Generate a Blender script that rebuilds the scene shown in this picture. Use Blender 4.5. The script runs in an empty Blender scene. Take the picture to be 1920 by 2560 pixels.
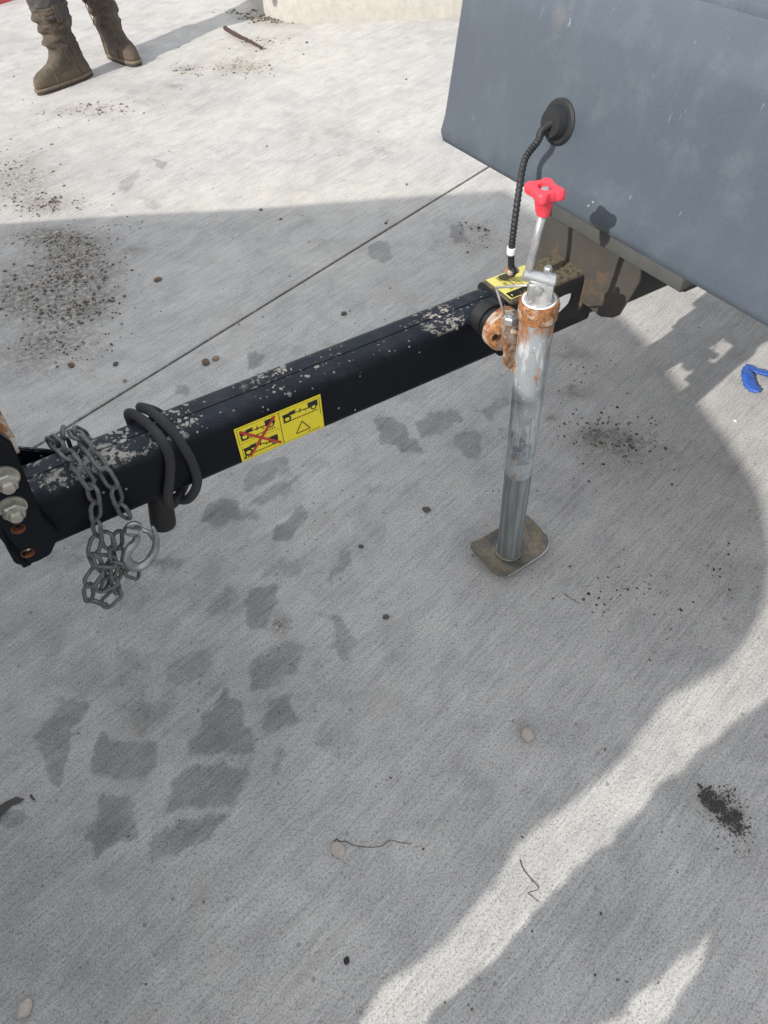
import bpy, bmesh, math, random
import numpy as np
from mathutils import Vector, Matrix, noise as mnoise
random.seed(7); rng = np.random.default_rng(7)
SC = bpy.context.scene
COL = SC.collection
R = math.radians

# ------------------------------------------------------------------ camera
FPX = 1650.0; CAM_H = 1.28; PITCH = R(53.0); ROLL = R(8.0)
F_ = Vector((0, math.cos(PITCH), -math.sin(PITCH))); right0 = Vector((1, 0, 0)); up0 = right0.cross(F_)
R_ = math.cos(ROLL)*right0 - math.sin(ROLL)*up0
U_ = math.sin(ROLL)*right0 + math.cos(ROLL)*up0
CAM = Vector((0, 0, CAM_H))
cd = bpy.data.cameras.new('camera'); cam = bpy.data.objects.new('camera', cd); COL.objects.link(cam)
M = Matrix((R_, U_, -F_)).transposed().to_4x4(); M.translation = CAM
cam.matrix_world = M
cd.sensor_fit = 'VERTICAL'; cd.sensor_height = 32.0; cd.lens = 32.0*FPX/2560.0
cd.clip_start = 0.01; cd.clip_end = 2000
SC.camera = cam

# ------------------------------------------------------------------ light
CLOUD = 7.7; SUN_AZ = 35.0; SUN_EL = 35.0      # light travels towards azimuth 35 (from +X), coming down at 35 degrees
w_ = bpy.data.worlds.new('World'); SC.world = w_; w_.use_nodes = True
nt = w_.node_tree; bg = nt.nodes['Background']
sky = nt.nodes.new('ShaderNodeTexSky'); sky.sky_type = 'NISHITA'; sky.sun_disc = False
sky.sun_elevation = R(SUN_EL); sky.sun_rotation = math.atan2(-math.cos(R(SUN_AZ)), -math.sin(R(SUN_AZ)))
sky.air_density = 1.0; sky.dust_density = 2.5; sky.ozone_density = 1.0
wtc = nt.nodes.new('ShaderNodeTexCoord'); wn = nt.nodes.new('ShaderNodeTexNoise'); wn.inputs['Scale'].default_value = 2.2; wn.inputs['Detail'].default_value = 6
nt.links.new(wtc.outputs['Generated'], wn.inputs['Vector'])
wr = nt.nodes.new('ShaderNodeMapRange'); wr.inputs['From Min'].default_value = .3; wr.inputs['From Max'].default_value = .7; wr.inputs['To Min'].default_value = .35; wr.inputs['To Max'].default_value = .85
nt.links.new(wn.outputs['Fac'], wr.inputs['Value'])
wm = nt.nodes.new('ShaderNodeMix'); wm.data_type = 'RGBA'; nt.links.new(wr.outputs[0], wm.inputs[0]); nt.links.new(sky.outputs[0], wm.inputs[6]); wm.inputs[7].default_value = (CLOUD*.98, CLOUD, CLOUD*1.0, 1)   # high thin cloud, brightened by the sun
nt.links.new(wm.outputs[2], bg.inputs[0]); bg.inputs[1].default_value = 0.13
sl = bpy.data.lights.new('sun', 'SUN'); sl.energy = 3.05; sl.angle = R(0.55); sl.color = (1.0, 0.95, 0.88)
so = bpy.data.objects.new('sun', sl); COL.objects.link(so)
sdir = Vector((math.cos(R(SUN_AZ))*math.cos(R(SUN_EL)), math.sin(R(SUN_AZ))*math.cos(R(SUN_EL)), -math.sin(R(SUN_EL))))
so.rotation_euler = sdir.to_track_quat('-Z', 'Y').to_euler(); so.location = (-6, -5, 6)
vs = SC.view_settings; vs.view_transform = 'Standard'; vs.look = 'None'; vs.gamma = 1; vs.use_curve_mapping = False
vs.exposure = 0.52

# ------------------------------------------------------------------ measuring helpers (points on real planes)
def ray(x, y):
    return (F_*FPX + R_*(x-960) - U_*(y-1280)).normalized()
def G(x, y, z=0.0):
    d = ray(x, y); return CAM + d*((z-CAM.z)/d.z)
def onpl(x, y, p, n):
    d = ray(x, y); return CAM + d*((p-CAM).dot(n)/d.dot(n))
FOOT = G(1271, 1383)
YAW, TILT = R(25.5), R(4.3)
BU = Vector((math.cos(YAW)*math.cos(TILT), math.sin(YAW)*math.cos(TILT), -math.sin(TILT)))
BN = Vector((-math.sin(YAW), math.cos(YAW), 0)); BW = BU.cross(BN)
BO = Vector((0.20111, 0.93798, 0.53411))          # drawbar axis at the jack
HW, HH = 0.0392, 0.0513                             # half width / half height of the drawbar
def L(s, t, h): return BO + BU*s + BN*t + BW*h
def onL(x, y, ax, val):
    n = (BU, BN, BW)[ax]; return onpl(x, y, BO + n*val, n)

# ------------------------------------------------------------------ object helpers
def tag(o, label=None, cat=None, group=None, kind=None):
    if label: o['label'] = label
    if cat: o['category'] = cat
    if group: o['group'] = group
    if kind: o['kind'] = kind
    return o
def empty(name, loc=(0, 0, 0)):
    o = bpy.data.objects.new(name, None); o.location = loc; o.empty_display_size = 0.05; COL.objects.link(o); return o
def wloc(o):
    v = Vector((0, 0, 0))
    while o is not None: v = v + o.location; o = o.parent
    return v
def obj(name, bm, mat, parent=None, smooth=True, angle=None):
    """bm is in world coordinates; parents carry only translations"""
    me = bpy.data.meshes.new(name)
    if parent is not None: bmesh.ops.translate(bm, verts=bm.verts, vec=-wloc(parent))
    bm.normal_update(); bm.to_mesh(me); bm.free()
    for m in (mat if isinstance(mat, (list, tuple)) else [mat]): me.materials.append(m)
    if smooth:
        me.polygons.foreach_set('use_smooth', [True]*len(me.polygons))
        if angle: me.set_sharp_from_angle(angle=R(angle))
    o = bpy.data.objects.new(name, me); COL.objects.link(o)
    if parent is not None: o.parent = parent
    return o
def box(bm, c, ax, half, bev=0.0, seg=2):
    a, b, d = [Vector(v) for v in ax]
    vs_ = [bm.verts.new(Vector(c) + a*half[0]*i + b*half[1]*j + d*half[2]*k) for i in (-1, 1) for j in (-1, 1) for k in (-1, 1)]
    fs = [(0, 1, 3, 2), (4, 6, 7, 5), (0, 4, 5, 1), (2, 3, 7, 6), (0, 2, 6, 4), (1, 5, 7, 3)]
    faces = [bm.faces.new([vs_[i] for i in f]) for f in fs]
    bmesh.ops.recalc_face_normals(bm, faces=faces)
    if bev > 0:
        ed = list({e for f in faces for e in f.edges})
        bmesh.ops.bevel(bm, geom=ed, offset=bev, segments=seg, affect='EDGES', profile=0.5)
def tube(bm, pts, rad, seg=12, cap=True, closed=False, squash=None):
    pts = [Vector(p) for p in pts]; n = len(pts)
    if not hasattr(rad, '__len__'): rad = [rad]*n
    rings = []; prev = None
    for i, p in enumerate(pts):
        if closed: t = (pts[(i+1) % n]-pts[i-1]).normalized()
        else: t = (pts[min(i+1, n-1)]-pts[max(i-1, 0)]).normalized()
        if prev is None:
            a = Vector((0, 0, 1)) if abs(t.z) < .9 else Vector((1, 0, 0)); x = t.cross(a).normalized()
        else:
            x = (prev - t*prev.dot(t)).normalized()
        prev = x; y = t.cross(x)
        rings.append([bm.verts.new(p + (x*math.cos(k*2*math.pi/seg) + y*math.sin(k*2*math.pi/seg)*(squash or 1))*rad[i]) for k in range(seg)])
    m = n if closed else n-1
    for i in range(m):
        A, B = rings[i], rings[(i+1) % n]
        for k in range(seg): bm.faces.new((A[k], A[(k+1) % seg], B[(k+1) % seg], B[k]))
    if cap and not closed:
        bm.faces.new(rings[0][::-1]); bm.faces.new(rings[-1])
    return rings
def lathe(bm, o, ax, prof, seg=32, capends=True):
    """prof: list of (distance along axis, radius)"""
    ax = Vector(ax).normalized(); a = Vector((0, 0, 1)) if abs(ax.z) < .9 else Vector((1, 0, 0))
    x = ax.cross(a).normalized(); y = ax.cross(x); rings = []
    for d, r in prof:
        rings.append([bm.verts.new(Vector(o)+ax*d+(x*math.cos(k*2*math.pi/seg)+y*math.sin(k*2*math.pi/seg))*r) for k in range(seg)])
    for i in range(len(rings)-1):
        for k in range(seg): bm.faces.new((rings[i][k], rings[i][(k+1) % seg], rings[i+1][(k+1) % seg], rings[i+1][k]))
    if capends: bm.faces.new(rings[0][::-1]); bm.faces.new(rings[-1])
    return rings
def prism(bm, poly, off):
    """extrude closed polygon (list of Vectors) by vector off"""
    a = [bm.verts.new(p) for p in poly]; b = [bm.verts.new(p+off) for p in poly]; n = len(a)
    f = [bm.faces.new(a[::-1]), bm.faces.new(b)]
    for i in range(n): f.append(bm.faces.new((a[i], a[(i+1) % n], b[(i+1) % n], b[i])))
    bmesh.ops.recalc_face_normals(bm, faces=f); return f
def catmull(P_, k=8, closed=False):
    P_ = [Vector(p) for p in P_]; n = len(P_); out = []
    rngi = range(n) if closed else range(n-1)
    for i in rngi:
        if closed: p0, p1, p2, p3 = P_[i-1], P_[i], P_[(i+1) % n], P_[(i+2) % n]
        else: p0, p1, p2, p3 = P_[max(i-1, 0)], P_[i], P_[i+1], P_[min(i+2, n-1)]
        for j in range(k):
            t = j/k
            out.append(.5*((2*p1)+(-p0+p2)*t+(2*p0-5*p1+4*p2-p3)*t*t+(-p0+3*p1-3*p2+p3)*t**3))
    if not closed: out.append(P_[-1])
    return out

# ------------------------------------------------------------------ materials
class NT:
    def __init__(s, name):
        s.m = bpy.data.materials.new(name); s.m.use_nodes = True; s.t = s.m.node_tree; s.b = s.t.nodes['Principled BSDF']
        s.tc = s.t.nodes.new('ShaderNodeTexCoord'); s.co = s.tc.outputs['Object']
    def n(s, ty, **kw):
        nd = s.t.nodes.new(ty)
        for k, v in kw.items():
            if k == 'ins':
                for a, b in v.items():
                    if hasattr(b, 'links') or isinstance(b, bpy.types.NodeSocket): s.t.links.new(b, nd.inputs[a])
                    else: nd.inputs[a].default_value = b
            else: setattr(nd, k, v)
        return nd
    def noise(s, scale, detail=4, rough=.6, vec=None, dist=0):
        return s.n('ShaderNodeTexNoise', ins={'Vector': vec or s.co, 'Scale': scale, 'Detail': detail, 'Roughness': rough, 'Distortion': dist}).outputs['Fac']
    def vor(s, scale, vec=None, feat='F1', rand=1.0):
        return s.n('ShaderNodeTexVoronoi', feature=feat, ins={'Vector': vec or s.co, 'Scale': scale, 'Randomness': rand})
    def map(s, rot=(0, 0, 0), scale=(1, 1, 1), vec=None, loc=(0, 0, 0)):
        return s.n('ShaderNodeMapping', ins={'Vector': vec or s.co, 'Rotation': rot, 'Scale': scale, 'Location': loc}).outputs[0]
    def ramp(s, fac, stops, interp='LINEAR'):
        r = s.n('ShaderNodeValToRGB', ins={'Fac': fac}); cr = r.color_ramp; cr.interpolation = interp
        while len(cr.elements) > 1: cr.elements.remove(cr.elements[0])
        for i, (p, c) in enumerate(stops):
            c = (c, c, c) if not hasattr(c, '__len__') else c
            e = cr.elements[0] if i == 0 else cr.elements.new(p)
            e.position = p; e.color = (*c, 1)
        return r.outputs['Color']
    def mix(s, fac, a, b, mode='MIX'):
        m = s.n('ShaderNodeMix', data_type='RGBA', blend_type=mode)
        for sock, v in ((m.inputs[0], fac), (m.inputs[6], a), (m.inputs[7], b)):
            if isinstance(v, bpy.types.NodeSocket): s.t.links.new(v, sock)
            else: sock.default_value = v if not hasattr(v, '__len__') else (*v[:3], 1)
        return m.outputs[2]
    def math(s, op, a, b=0.0, clamp=False):
        m = s.n('ShaderNodeMath', operation=op, use_clamp=clamp)
        for sock, v in ((m.inputs[0], a), (m.inputs[1], b)):
            if isinstance(v, bpy.types.NodeSocket): s.t.links.new(v, sock)
            else: sock.default_value = v
        return m.outputs[0]
    def bump(s, h, strength=.3, dist=.002, normal=None):
        b = s.n('ShaderNodeBump', ins={'Height': h, 'Strength': strength, 'Distance': dist})
        if normal: s.t.links.new(normal, b.inputs['Normal'])
        return b.outputs[0]
    def out(s, color=None, rough=None, metal=None, normal=None, spec=None, coat=None):
        for k, v in (('Base Color', color), ('Roughness', rough), ('Metallic', metal), ('Normal', normal), ('Specular IOR Level', spec), ('Coat Weight', coat)):
            if v is None: continue
            if isinstance(v, bpy.types.NodeSocket): s.t.links.new(v, s.b.inputs[k])
            else: s.b.inputs[k].default_value = v if not hasattr(v, '__len__') else (*v, 1)
        return s.m
def upness(s):
    g = s.n('ShaderNodeNewGeometry'); sp = s.n('ShaderNodeSeparateXYZ', ins={0: g.outputs['Normal']}); return sp.outputs[2]
def simple(name, col, rough=.6, metal=0.0, var=.15, sc=60, bump=.15, bd=.001):
    s = NT(name); nz = s.noise(sc, 5)
    c = s.mix(nz, [x*(1-var*1.5) for x in col], [min(1, x*(1+var*1.5)) for x in col])
    return s.out(c, rough, metal, s.bump(nz, bump, bd))

JAZ = R(38.05)
def m_concrete():
    s = NT('brushed_concrete')
    rot = s.map(rot=(0, 0, -JAZ))
    st1 = s.noise(1, 6, .62, s.map(scale=(16, 300, 1), vec=rot)); st2 = s.noise(1, 4, .6, s.map(scale=(5, 90, 1), vec=rot)); st3 = s.noise(1, 3, .6, s.map(scale=(.8, 22, 1), vec=rot))
    big = s.noise(1.9, 6, .65, dist=.8); med = s.noise(9, 6, .65, dist=.6); fine = s.noise(340, 3, .7); grain = s.noise(1100, 2, .6)
    at = s.n('ShaderNodeAttribute', attribute_name='stain_tone'); sp = s.n('ShaderNodeSeparateColor', ins={0: at.outputs['Color']})
    damp, dirt, pale = sp.outputs[0], sp.outputs[1], sp.outputs[2]
    base = s.ramp(big, [(.32, (.36, .352, .34)), (.5, (.46, .45, .435)), (.68, (.54, .525, .50))])
    base = s.mix(.55, base, s.ramp(med, [(.28, (.31, .305, .30)), (.52, (.47, .46, .445)), (.78, (.60, .585, .56))]))
    base = s.mix(.50, base, s.ramp(st1, [(.34, .70), (.5, 1.0), (.68, 1.2)]), 'MULTIPLY')
    base = s.mix(.38, base, s.ramp(st2, [(.32, .70), (.5, 1.0), (.68, 1.2)]), 'MULTIPLY')
    base = s.mix(.18, base, s.ramp(st3, [(.3, .75), (.5, 1.0), (.7, 1.12)]), 'MULTIPLY')
    base = s.mix(.75, base, s.ramp(fine, [(.32, .42), (.46, .96), (.72, 1.25)]), 'MULTIPLY'); base = s.mix(.7, base, s.ramp(s.noise(210, 3, .75), [(.37, .45), (.45, .98), (.75, 1.14)]), 'MULTIPLY')
    # small dark pits and aggregate specks
    v1 = s.vor(190); v1m = s.noise(14, 2)
    pit = s.ramp(s.math('ADD', v1.outputs['Distance'], s.math('MULTIPLY', v1m, .28)), [(.20, 1.0), (.31, 0.0)])
    base = s.mix(s.math('MULTIPLY', pit, .75), base, (.16, .155, .15))
    v2 = s.vor(42); sel = s.n('ShaderNodeSeparateColor', ins={0: v2.outputs['Color']}).outputs[0]
    sel = s.ramp(sel, [(.86, 0.0), (.88, 1.0)]); spot = s.ramp(v2.outputs['Distance'], [(.10, 1.0), (.20, 0.0)])
    base = s.mix(s.math('MULTIPLY', s.math('MULTIPLY', spot, sel), .6), base, (.17, .16, .155))
    # damp tyre prints: uneven soaked stone-like patches
    dn = s.math('ADD', damp, s.math('MULTIPLY', s.math('SUBTRACT', s.noise(30, 6, .75, dist=.4), .5), 1.0))
    dmask = s.math('MULTIPLY', s.ramp(dn, [(.16, 0.0), (.50, 1.0)]), s.ramp(damp, [(0.0, .0), (.5, .75), (1.0, 1.0)]))
    dmask = s.math('MULTIPLY', dmask, s.ramp(s.noise(7, 3), [(.25, .6), (.6, 1.0)]))
    dmask = s.math('MULTIPLY', dmask, s.ramp(st1, [(.30, 1.0), (.72, .74)])); dmask = s.math('MULTIPLY', dmask, s.ramp(fine, [(.3, 1.0), (.7, .85)]))
    base = s.mix(dmask, base, s.mix(1.0, base, (.46, .475, .495), 'MULTIPLY'))
    tone_mask = s.math('MULTIPLY', at.outputs['Alpha'], s.ramp(s.noise(4.5, 6, .68, dist=.7), [(.25, .35), (.62, 1.0)]))  # broad uneven darkening of the slab, set by the alpha channel
    base = s.mix(s.math('MULTIPLY', tone_mask, 1.0), base, s.mix(1.0, base, (.52, .535, .545), 'MULTIPLY'))
    # thin dirt films and mud crumbs
    dd = s.math('MULTIPLY', s.math('MULTIPLY', dirt, 1.5, True), s.ramp(s.noise(55, 7, .78), [(.36, 0.0), (.56, 1.0)]))
    base = s.mix(s.math('MULTIPLY', dd, .80), base, (.13, .112, .092))
    # pale sandy mortar film
    pp = s.math('MULTIPLY', pale, s.ramp(s.noise(16, 5, .7), [(.35, 0.0), (.7, 1.0)]))
    base = s.mix(s.math('MULTIPLY', pp, .55), base, (.60, .56, .47))
    # warm film stains over the whole slab
    rs = s.ramp(s.noise(2.3, 5, .7, dist=1.2), [(.56, 0.0), (.72, .35)]); base = s.mix(rs, base, (.40, .36, .31))
    sc = s.ramp(s.noise(1, 3, .6, s.map(rot=(0, 0, .35), scale=(1.6, 60, 1))), [(.72, 0.0), (.78, .5)])
    base = s.mix(s.math('MULTIPLY', sc, s.ramp(s.noise(3.1, 2), [(.5, 0.0), (.62, 1.0)])), base, (.62, .61, .60))
    h = s.math('ADD', s.math('MULTIPLY', st1, 1.0), s.math('MULTIPLY', fine, .5)); h = s.math('ADD', h, s.math('MULTIPLY', st2, .7)); h = s.math('SUBTRACT', h, s.math('MULTIPLY', pit, .8))
    return s.out(base, s.math('SUBTRACT', .92, s.math('MULTIPLY', dmask, .12)), 0, s.bump(h, .55, .0016), .25)
MAT_CONC = m_concrete()

def m_bar():
    s = NT('black_painted_steel'); up = upness(s)
    base = s.mix(s.noise(7, 4), (.0025, .0035, .006), (.006, .008, .014))
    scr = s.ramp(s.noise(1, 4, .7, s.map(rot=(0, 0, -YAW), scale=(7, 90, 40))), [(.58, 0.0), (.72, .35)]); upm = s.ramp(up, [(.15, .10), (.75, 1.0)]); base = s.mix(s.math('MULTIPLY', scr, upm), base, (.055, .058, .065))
    m1 = s.ramp(s.math('ADD', s.math('MULTIPLY', s.noise(8, 3, .6), .55), s.math('MULTIPLY', s.noise(95, 5, .72), .45)), [(.560, 0.0), (.585, 1.0)])
    m1 = s.math('MULTIPLY', m1, s.ramp(up, [(.5, 0.0), (.85, 1.0)]))
    v = s.vor(120); sel = s.n('ShaderNodeSeparateColor', ins={0: v.outputs['Color']}).outputs[0]
    den = s.ramp(s.noise(6, 3), [(.35, .12), (.7, .55)])
    sel = s.math('LESS_THAN', sel, s.math('MULTIPLY', den, upm)); spk = s.math('MULTIPLY', s.ramp(s.math('ADD', v.outputs['Distance'], s.math('MULTIPLY', s.noise(300, 2), .25)), [(.28, 1.0), (.36, 0.0)]), sel)
    v2 = s.vor(48); sel2 = s.n('ShaderNodeSeparateColor', ins={0: v2.outputs['Color']}).outputs[1]
    sel2 = s.math('LESS_THAN', sel2, s.math('MULTIPLY', upm, .10)); spk2 = s.math('MULTIPLY', s.ramp(s.math('ADD', v2.outputs['Distance'], s.math('MULTIPLY', s.noise(220, 4), .3)), [(.30, 1.0), (.40, 0.0)]), sel2)
    splat = s.math('MAXIMUM', s.math('MAXIMUM', m1, spk), spk2)
    col = s.mix(s.noise(60, 3), (.30, .29, .265), (.44, .42, .38))
    tone_mask = s.ramp(s.noise(22, 6, .7), [(.5, 0.0), (.75, .22)]); base = s.mix(s.math('MULTIPLY', tone_mask, upm), base, (.16, .155, .145)); base = s.mix(s.math('MULTIPLY', s.ramp(up, [(.5, 0.0), (.9, .28)]), s.noise(14, 5)), base, (.10, .115, .15))  # dusty grey film, thickest on upward faces
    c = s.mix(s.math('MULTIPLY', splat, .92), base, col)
    rgh = s.mix(splat, s.ramp(s.noise(30, 4), [(.3, .30), (.7, .48)]), (.95, .95, .95))
    nb = s.bump(s.math('MULTIPLY', splat, s.noise(200, 3)), .7, .002, s.bump(s.noise(60, 2), .12, .0015))
    return s.out(c, rgh, 0, nb, .16)
MAT_BAR = m_bar()
def m_dirtytop():
    s = NT('dirt_caked_black_steel'); up = upness(s)
    m = s.math('MULTIPLY', s.ramp(s.noise(150, 6, .8), [(.34, 0.0), (.5, 1.0)]), s.ramp(up, [(.6, 0.0), (.9, 1.0)]))
    c = s.mix(m, (.008, .009, .012), s.mix(s.noise(300, 3), (.075, .062, .04), (.22, .185, .12)))
    return s.out(c, .8, 0, s.bump(m, .6, .002))
MAT_DIRTY = m_dirtytop()
MAT_BLACK = simple('black_rubber', (.018, .019, .022), .55, 0, .3, 90, .2)
MAT_UNDER = simple('dark_underframe_paint', (.010, .010, .012), .5, 0, .3, 30, .1)

def m_cord():
    s = NT('braided_black_cord')
    w1 = s.n('ShaderNodeTexWave', wave_type='BANDS', bands_direction='DIAGONAL', ins={'Vector': s.co, 'Scale': 190, 'Distortion': .4}).outputs['Fac']
    w2 = s.n('ShaderNodeTexWave', wave_type='BANDS', bands_direction='Z', ins={'Vector': s.map(rot=(.6, .2, .5)), 'Scale': 210, 'Distortion': .4}).outputs['Fac']
    h = s.math('MULTIPLY', w1, w2)
    return s.out(s.mix(h, (.020, .021, .023), (.085, .088, .09)), .75, 0, s.bump(h, .8, .002))
MAT_CORD = m_cord()

def m_galv():
    s = NT('weathered_galvanised_tube'); z = s.n('ShaderNodeSeparateXYZ', ins={0: s.co}).outputs[2]
    n1 = s.noise(13, 5, .6, dist=1.0); n2 = s.noise(1, 5, .7, s.map(scale=(70, 70, 12)))
    c = s.ramp(n1, [(.3, (.17, .19, .22)), (.42, (.30, .335, .36)), (.52, (.44, .48, .50)), (.72, (.55, .58, .58))])
    # scraped bare zone under the collar
    bare = s.math('MULTIPLY', s.ramp(z, [(.44, 0.0), (.50, 1.0)]), s.ramp(s.noise(9, 4, .6), [(.44, 0.0), (.50, 1.0)]))
    c = s.mix(s.math('MULTIPLY', bare, .6), c, (.19, .21, .24))
    pk = s.ramp(n2, [(.54, 0.0), (.62, 1.0)]); c = s.mix(s.math('MULTIPLY', pk, .65), c, (.62, .64, .63))
    ch = s.vor(150); sel = s.n('ShaderNodeSeparateColor', ins={0: ch.outputs['Color']}).outputs[0]
    chp = s.math('MULTIPLY', s.math('GREATER_THAN', sel, .86), s.ramp(ch.outputs['Distance'], [(.25, 1.0), (.4, 0.0)])); c = s.mix(s.math('MULTIPLY', chp, .7), c, (.6, .62, .62))
    ru = s.math('ADD', s.noise(1, 6, .7, s.map(scale=(40, 40, 16))), s.ramp(z, [(.45, -.0), (.58, .06), (.66, .30)]))
    rm = s.ramp(ru, [(.62, 0.0), (.74, 1.0)]); c = s.mix(s.math('MULTIPLY', rm, .9), c, s.mix(n2, (.16, .055, .02), (.40, .19, .07)))
    sl_ = s.ramp(s.noise(1, 3, .6, s.map(scale=(26, 26, 5), loc=(3, 1, 0))), [(.64, 0.0), (.68, 1.0)]); c = s.mix(s.math('MULTIPLY', sl_, .5), c, (.07, .06, .055))
    return s.out(c, .62, .1, s.bump(n2, .35, .001), .4)
MAT_GALV = m_galv()
def m_inner():
    s = NT('greased_grey_inner_tube')
    n2 = s.noise(1, 5, .7, s.map(scale=(120, 120, 5))); n1 = s.noise(11, 4)
    c = s.ramp(n2, [(.3, (.11, .125, .13)), (.5, (.20, .22, .225)), (.7, (.32, .335, .335))]); c = s.mix(s.ramp(n1, [(.5, 0.0), (.7, .5)]), c, (.2, .19, .165))
    return s.out(c, .55, .15, s.bump(n2, .3, .0008))
MAT_INNER = m_inner()
def m_rust(name, pale=.5, lo=.45, hi=.6):
    s = NT(name); n1 = s.noise(34, 6, .7, dist=.8); n2 = s.noise(140, 4, .7)
    r = s.ramp(n2, [(.3, (.10, .035, .015)), (.5, (.26, .105, .035)), (.7, (.46, .24, .10))])
    p = s.mix(n2, (.42, .40, .34), (.60, .60, .56)); m = s.ramp(n1, [(lo, 0.0), (hi, 1.0)])
    c = s.mix(s.math('MULTIPLY', m, pale), r, p)
    return s.out(c, .8, .05, s.bump(n2, .5, .001))
MAT_RUST = m_rust('rusty_plated_steel', .75); MAT_RUST2 = m_rust('rusty_collar', .85, .52, .66)
def m_foot():
    s = NT('dirty_steel_foot'); n1 = s.noise(19, 6, .7, dist=.9); n2 = s.noise(160, 4, .7)
    c = s.ramp(n1, [(.3, (.11, .11, .105)), (.45, (.22, .22, .21)), (.56, (.34, .275, .185)), (.68, (.33, .325, .305))])
    c = s.mix(s.ramp(n2, [(.3, .5), (.6, 0.0)]), c, (.10, .095, .085))
    return s.out(c, .55, .35, s.bump(n2, .4, .001))
MAT_FOOT = m_foot()
MAT_ZINC = simple('bright_zinc', (.55, .56, .56), .32, .75, .25, 60, .2)
MAT_ROD = simple('zinc_rod', (.36, .36, .37), .42, .5, .35, 110, .3)
MAT_NUT = simple('dull_passivated_nut', (.40, .385, .33), .42, .6, .25, 80, .2)
_c = NT('grey_chain_steel'); _n = _c.noise(70, 5, .7); MAT_CHAIN = _c.out(_c.mix(_c.ramp(_c.noise(120, 4, .7), [(.55, 0.0), (.7, .7)]), _c.ramp(_n, [(.3, (.065, .075, .078)), (.7, (.16, .18, .182))]), (.13, .075, .045)), .6, .35, _c.bump(_n, .5, .0012))
MAT_HOOK = simple('bright_hook_steel', (.36, .375, .385), .38, .85, .4, 55, .5, .002)
MAT_RED = simple('red_plastic', (.82, .06, .09), .5, 0, .06, 40, .05)
MAT_YEL = simple('yellow_sticker', (.80, .66, .03), .45, 0, .05, 40, .03)
MAT_YEL2 = simple('faded_yellow_sticker', (.74, .68, .20), .5, 0, .1, 60, .05)
MAT_PRINT = simple('black_print', (.012, .012, .012), .5, 0, .1, 40, .02)
MAT_REDP = simple('red_print', (.45, .045, .03), .5, 0, .1, 40, .02)
MAT_TRI = simple('brown_black_print', (.05, .025, .01), .5, 0, .1, 40, .02)
MAT_WHITE = simple('white_tape', (.75, .76, .78), .5, 0, .1, 90, .05)
MAT_BLUEP = simple('navy_print', (.02, .03, .09), .5, 0, .1, 90, .05)
MAT_TEXT = simple('faint_olive_print', (.32, .27, .08), .5, 0, .1, 90, .02)
def m_canopy():
    s = NT('grey_blue_painted_panel'); n = s.noise(3.2, 5, .6, dist=.4); n2 = s.noise(18, 5, .65); z = s.n('ShaderNodeSeparateXYZ', ins={0: s.co}).outputs[2]
    c = s.mix(n, (.070, .090, .115), (.092, .112, .140)); c = s.mix(s.ramp(n2, [(.52, 0.0), (.72, .30)]), c, (.15, .172, .20))
    st = s.ramp(s.noise(1, 4, .65, s.map(rot=(0, 0, R(-27)), scale=(26, 26, 2.2))), [(.5, 0.0), (.72, .13)]); c = s.mix(st, c, (.17, .19, .212))
    gr = s.ramp(s.noise(420, 2), [(.35, .85), (.6, 1.06)]); c = s.mix(.6, c, gr, 'MULTIPLY')
    v = s.vor(34, s.map(scale=(1, 1, .8), vec=s.mix(.03, s.co, s.n('ShaderNodeTexNoise', ins={'Vector': s.co, 'Scale': 60}).outputs['Color']))); sel = s.n('ShaderNodeSeparateColor', ins={0: v.outputs['Color']}).outputs[0]
    sp = s.math('MULTIPLY', s.math('GREATER_THAN', sel, .86), s.ramp(s.math('ADD', v.outputs['Distance'], s.math('MULTIPLY', s.noise(40, 3), .22)), [(.13, 1.0), (.20, 0.0)])); c = s.mix(s.math('MULTIPLY', sp, .9), c, (.66, .66, .64))
    dr = s.math('MULTIPLY', s.ramp(s.noise(1, 3, .6, s.map(rot=(0, 0, R(-27)), scale=(90, 90, 9), loc=(4, 2, 1))), [(.71, 0.0), (.75, 1.0)]), s.ramp(z, [(.80, .1), (.97, .8)])); c = s.mix(s.math('MULTIPLY', dr, .4), c, (.6, .6, .58))
    mud = s.ramp(s.noise(11, 6, .7, dist=.5), [(.62, 0.0), (.76, .45)]); c = s.mix(mud, c, (.20, .19, .175))
    wv = s.noise(1, 2, .5, s.map(rot=(.3, .5, R(20)), scale=(9, 260, 30))); scm = s.math('MULTIPLY', s.ramp(wv, [(.735, 0.0), (.75, 1.0)]), s.ramp(s.noise(8, 2), [(.5, 0.0), (.6, 1.0)])); c = s.mix(s.math('MULTIPLY', scm, .5), c, (.36, .37, .37))
    wv2 = s.noise(1, 2, .5, s.map(rot=(.9, .1, R(70)), scale=(7, 300, 40))); scm2 = s.math('MULTIPLY', s.ramp(wv2, [(.745, 0.0), (.76, 1.0)]), s.ramp(s.noise(6, 2), [(.5, 0.0), (.6, 1.0)])); c = s.mix(s.math('MULTIPLY', scm2, .5), c, (.40, .41, .41))
    return s.out(c, s.ramp(n2, [(.3, .30), (.7, .44)]), 0, s.bump(s.noise(6, 2), .10, .004, s.bump(s.noise(600, 2), .08, .0006)), .5)
MAT_CAN = m_canopy()
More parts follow.
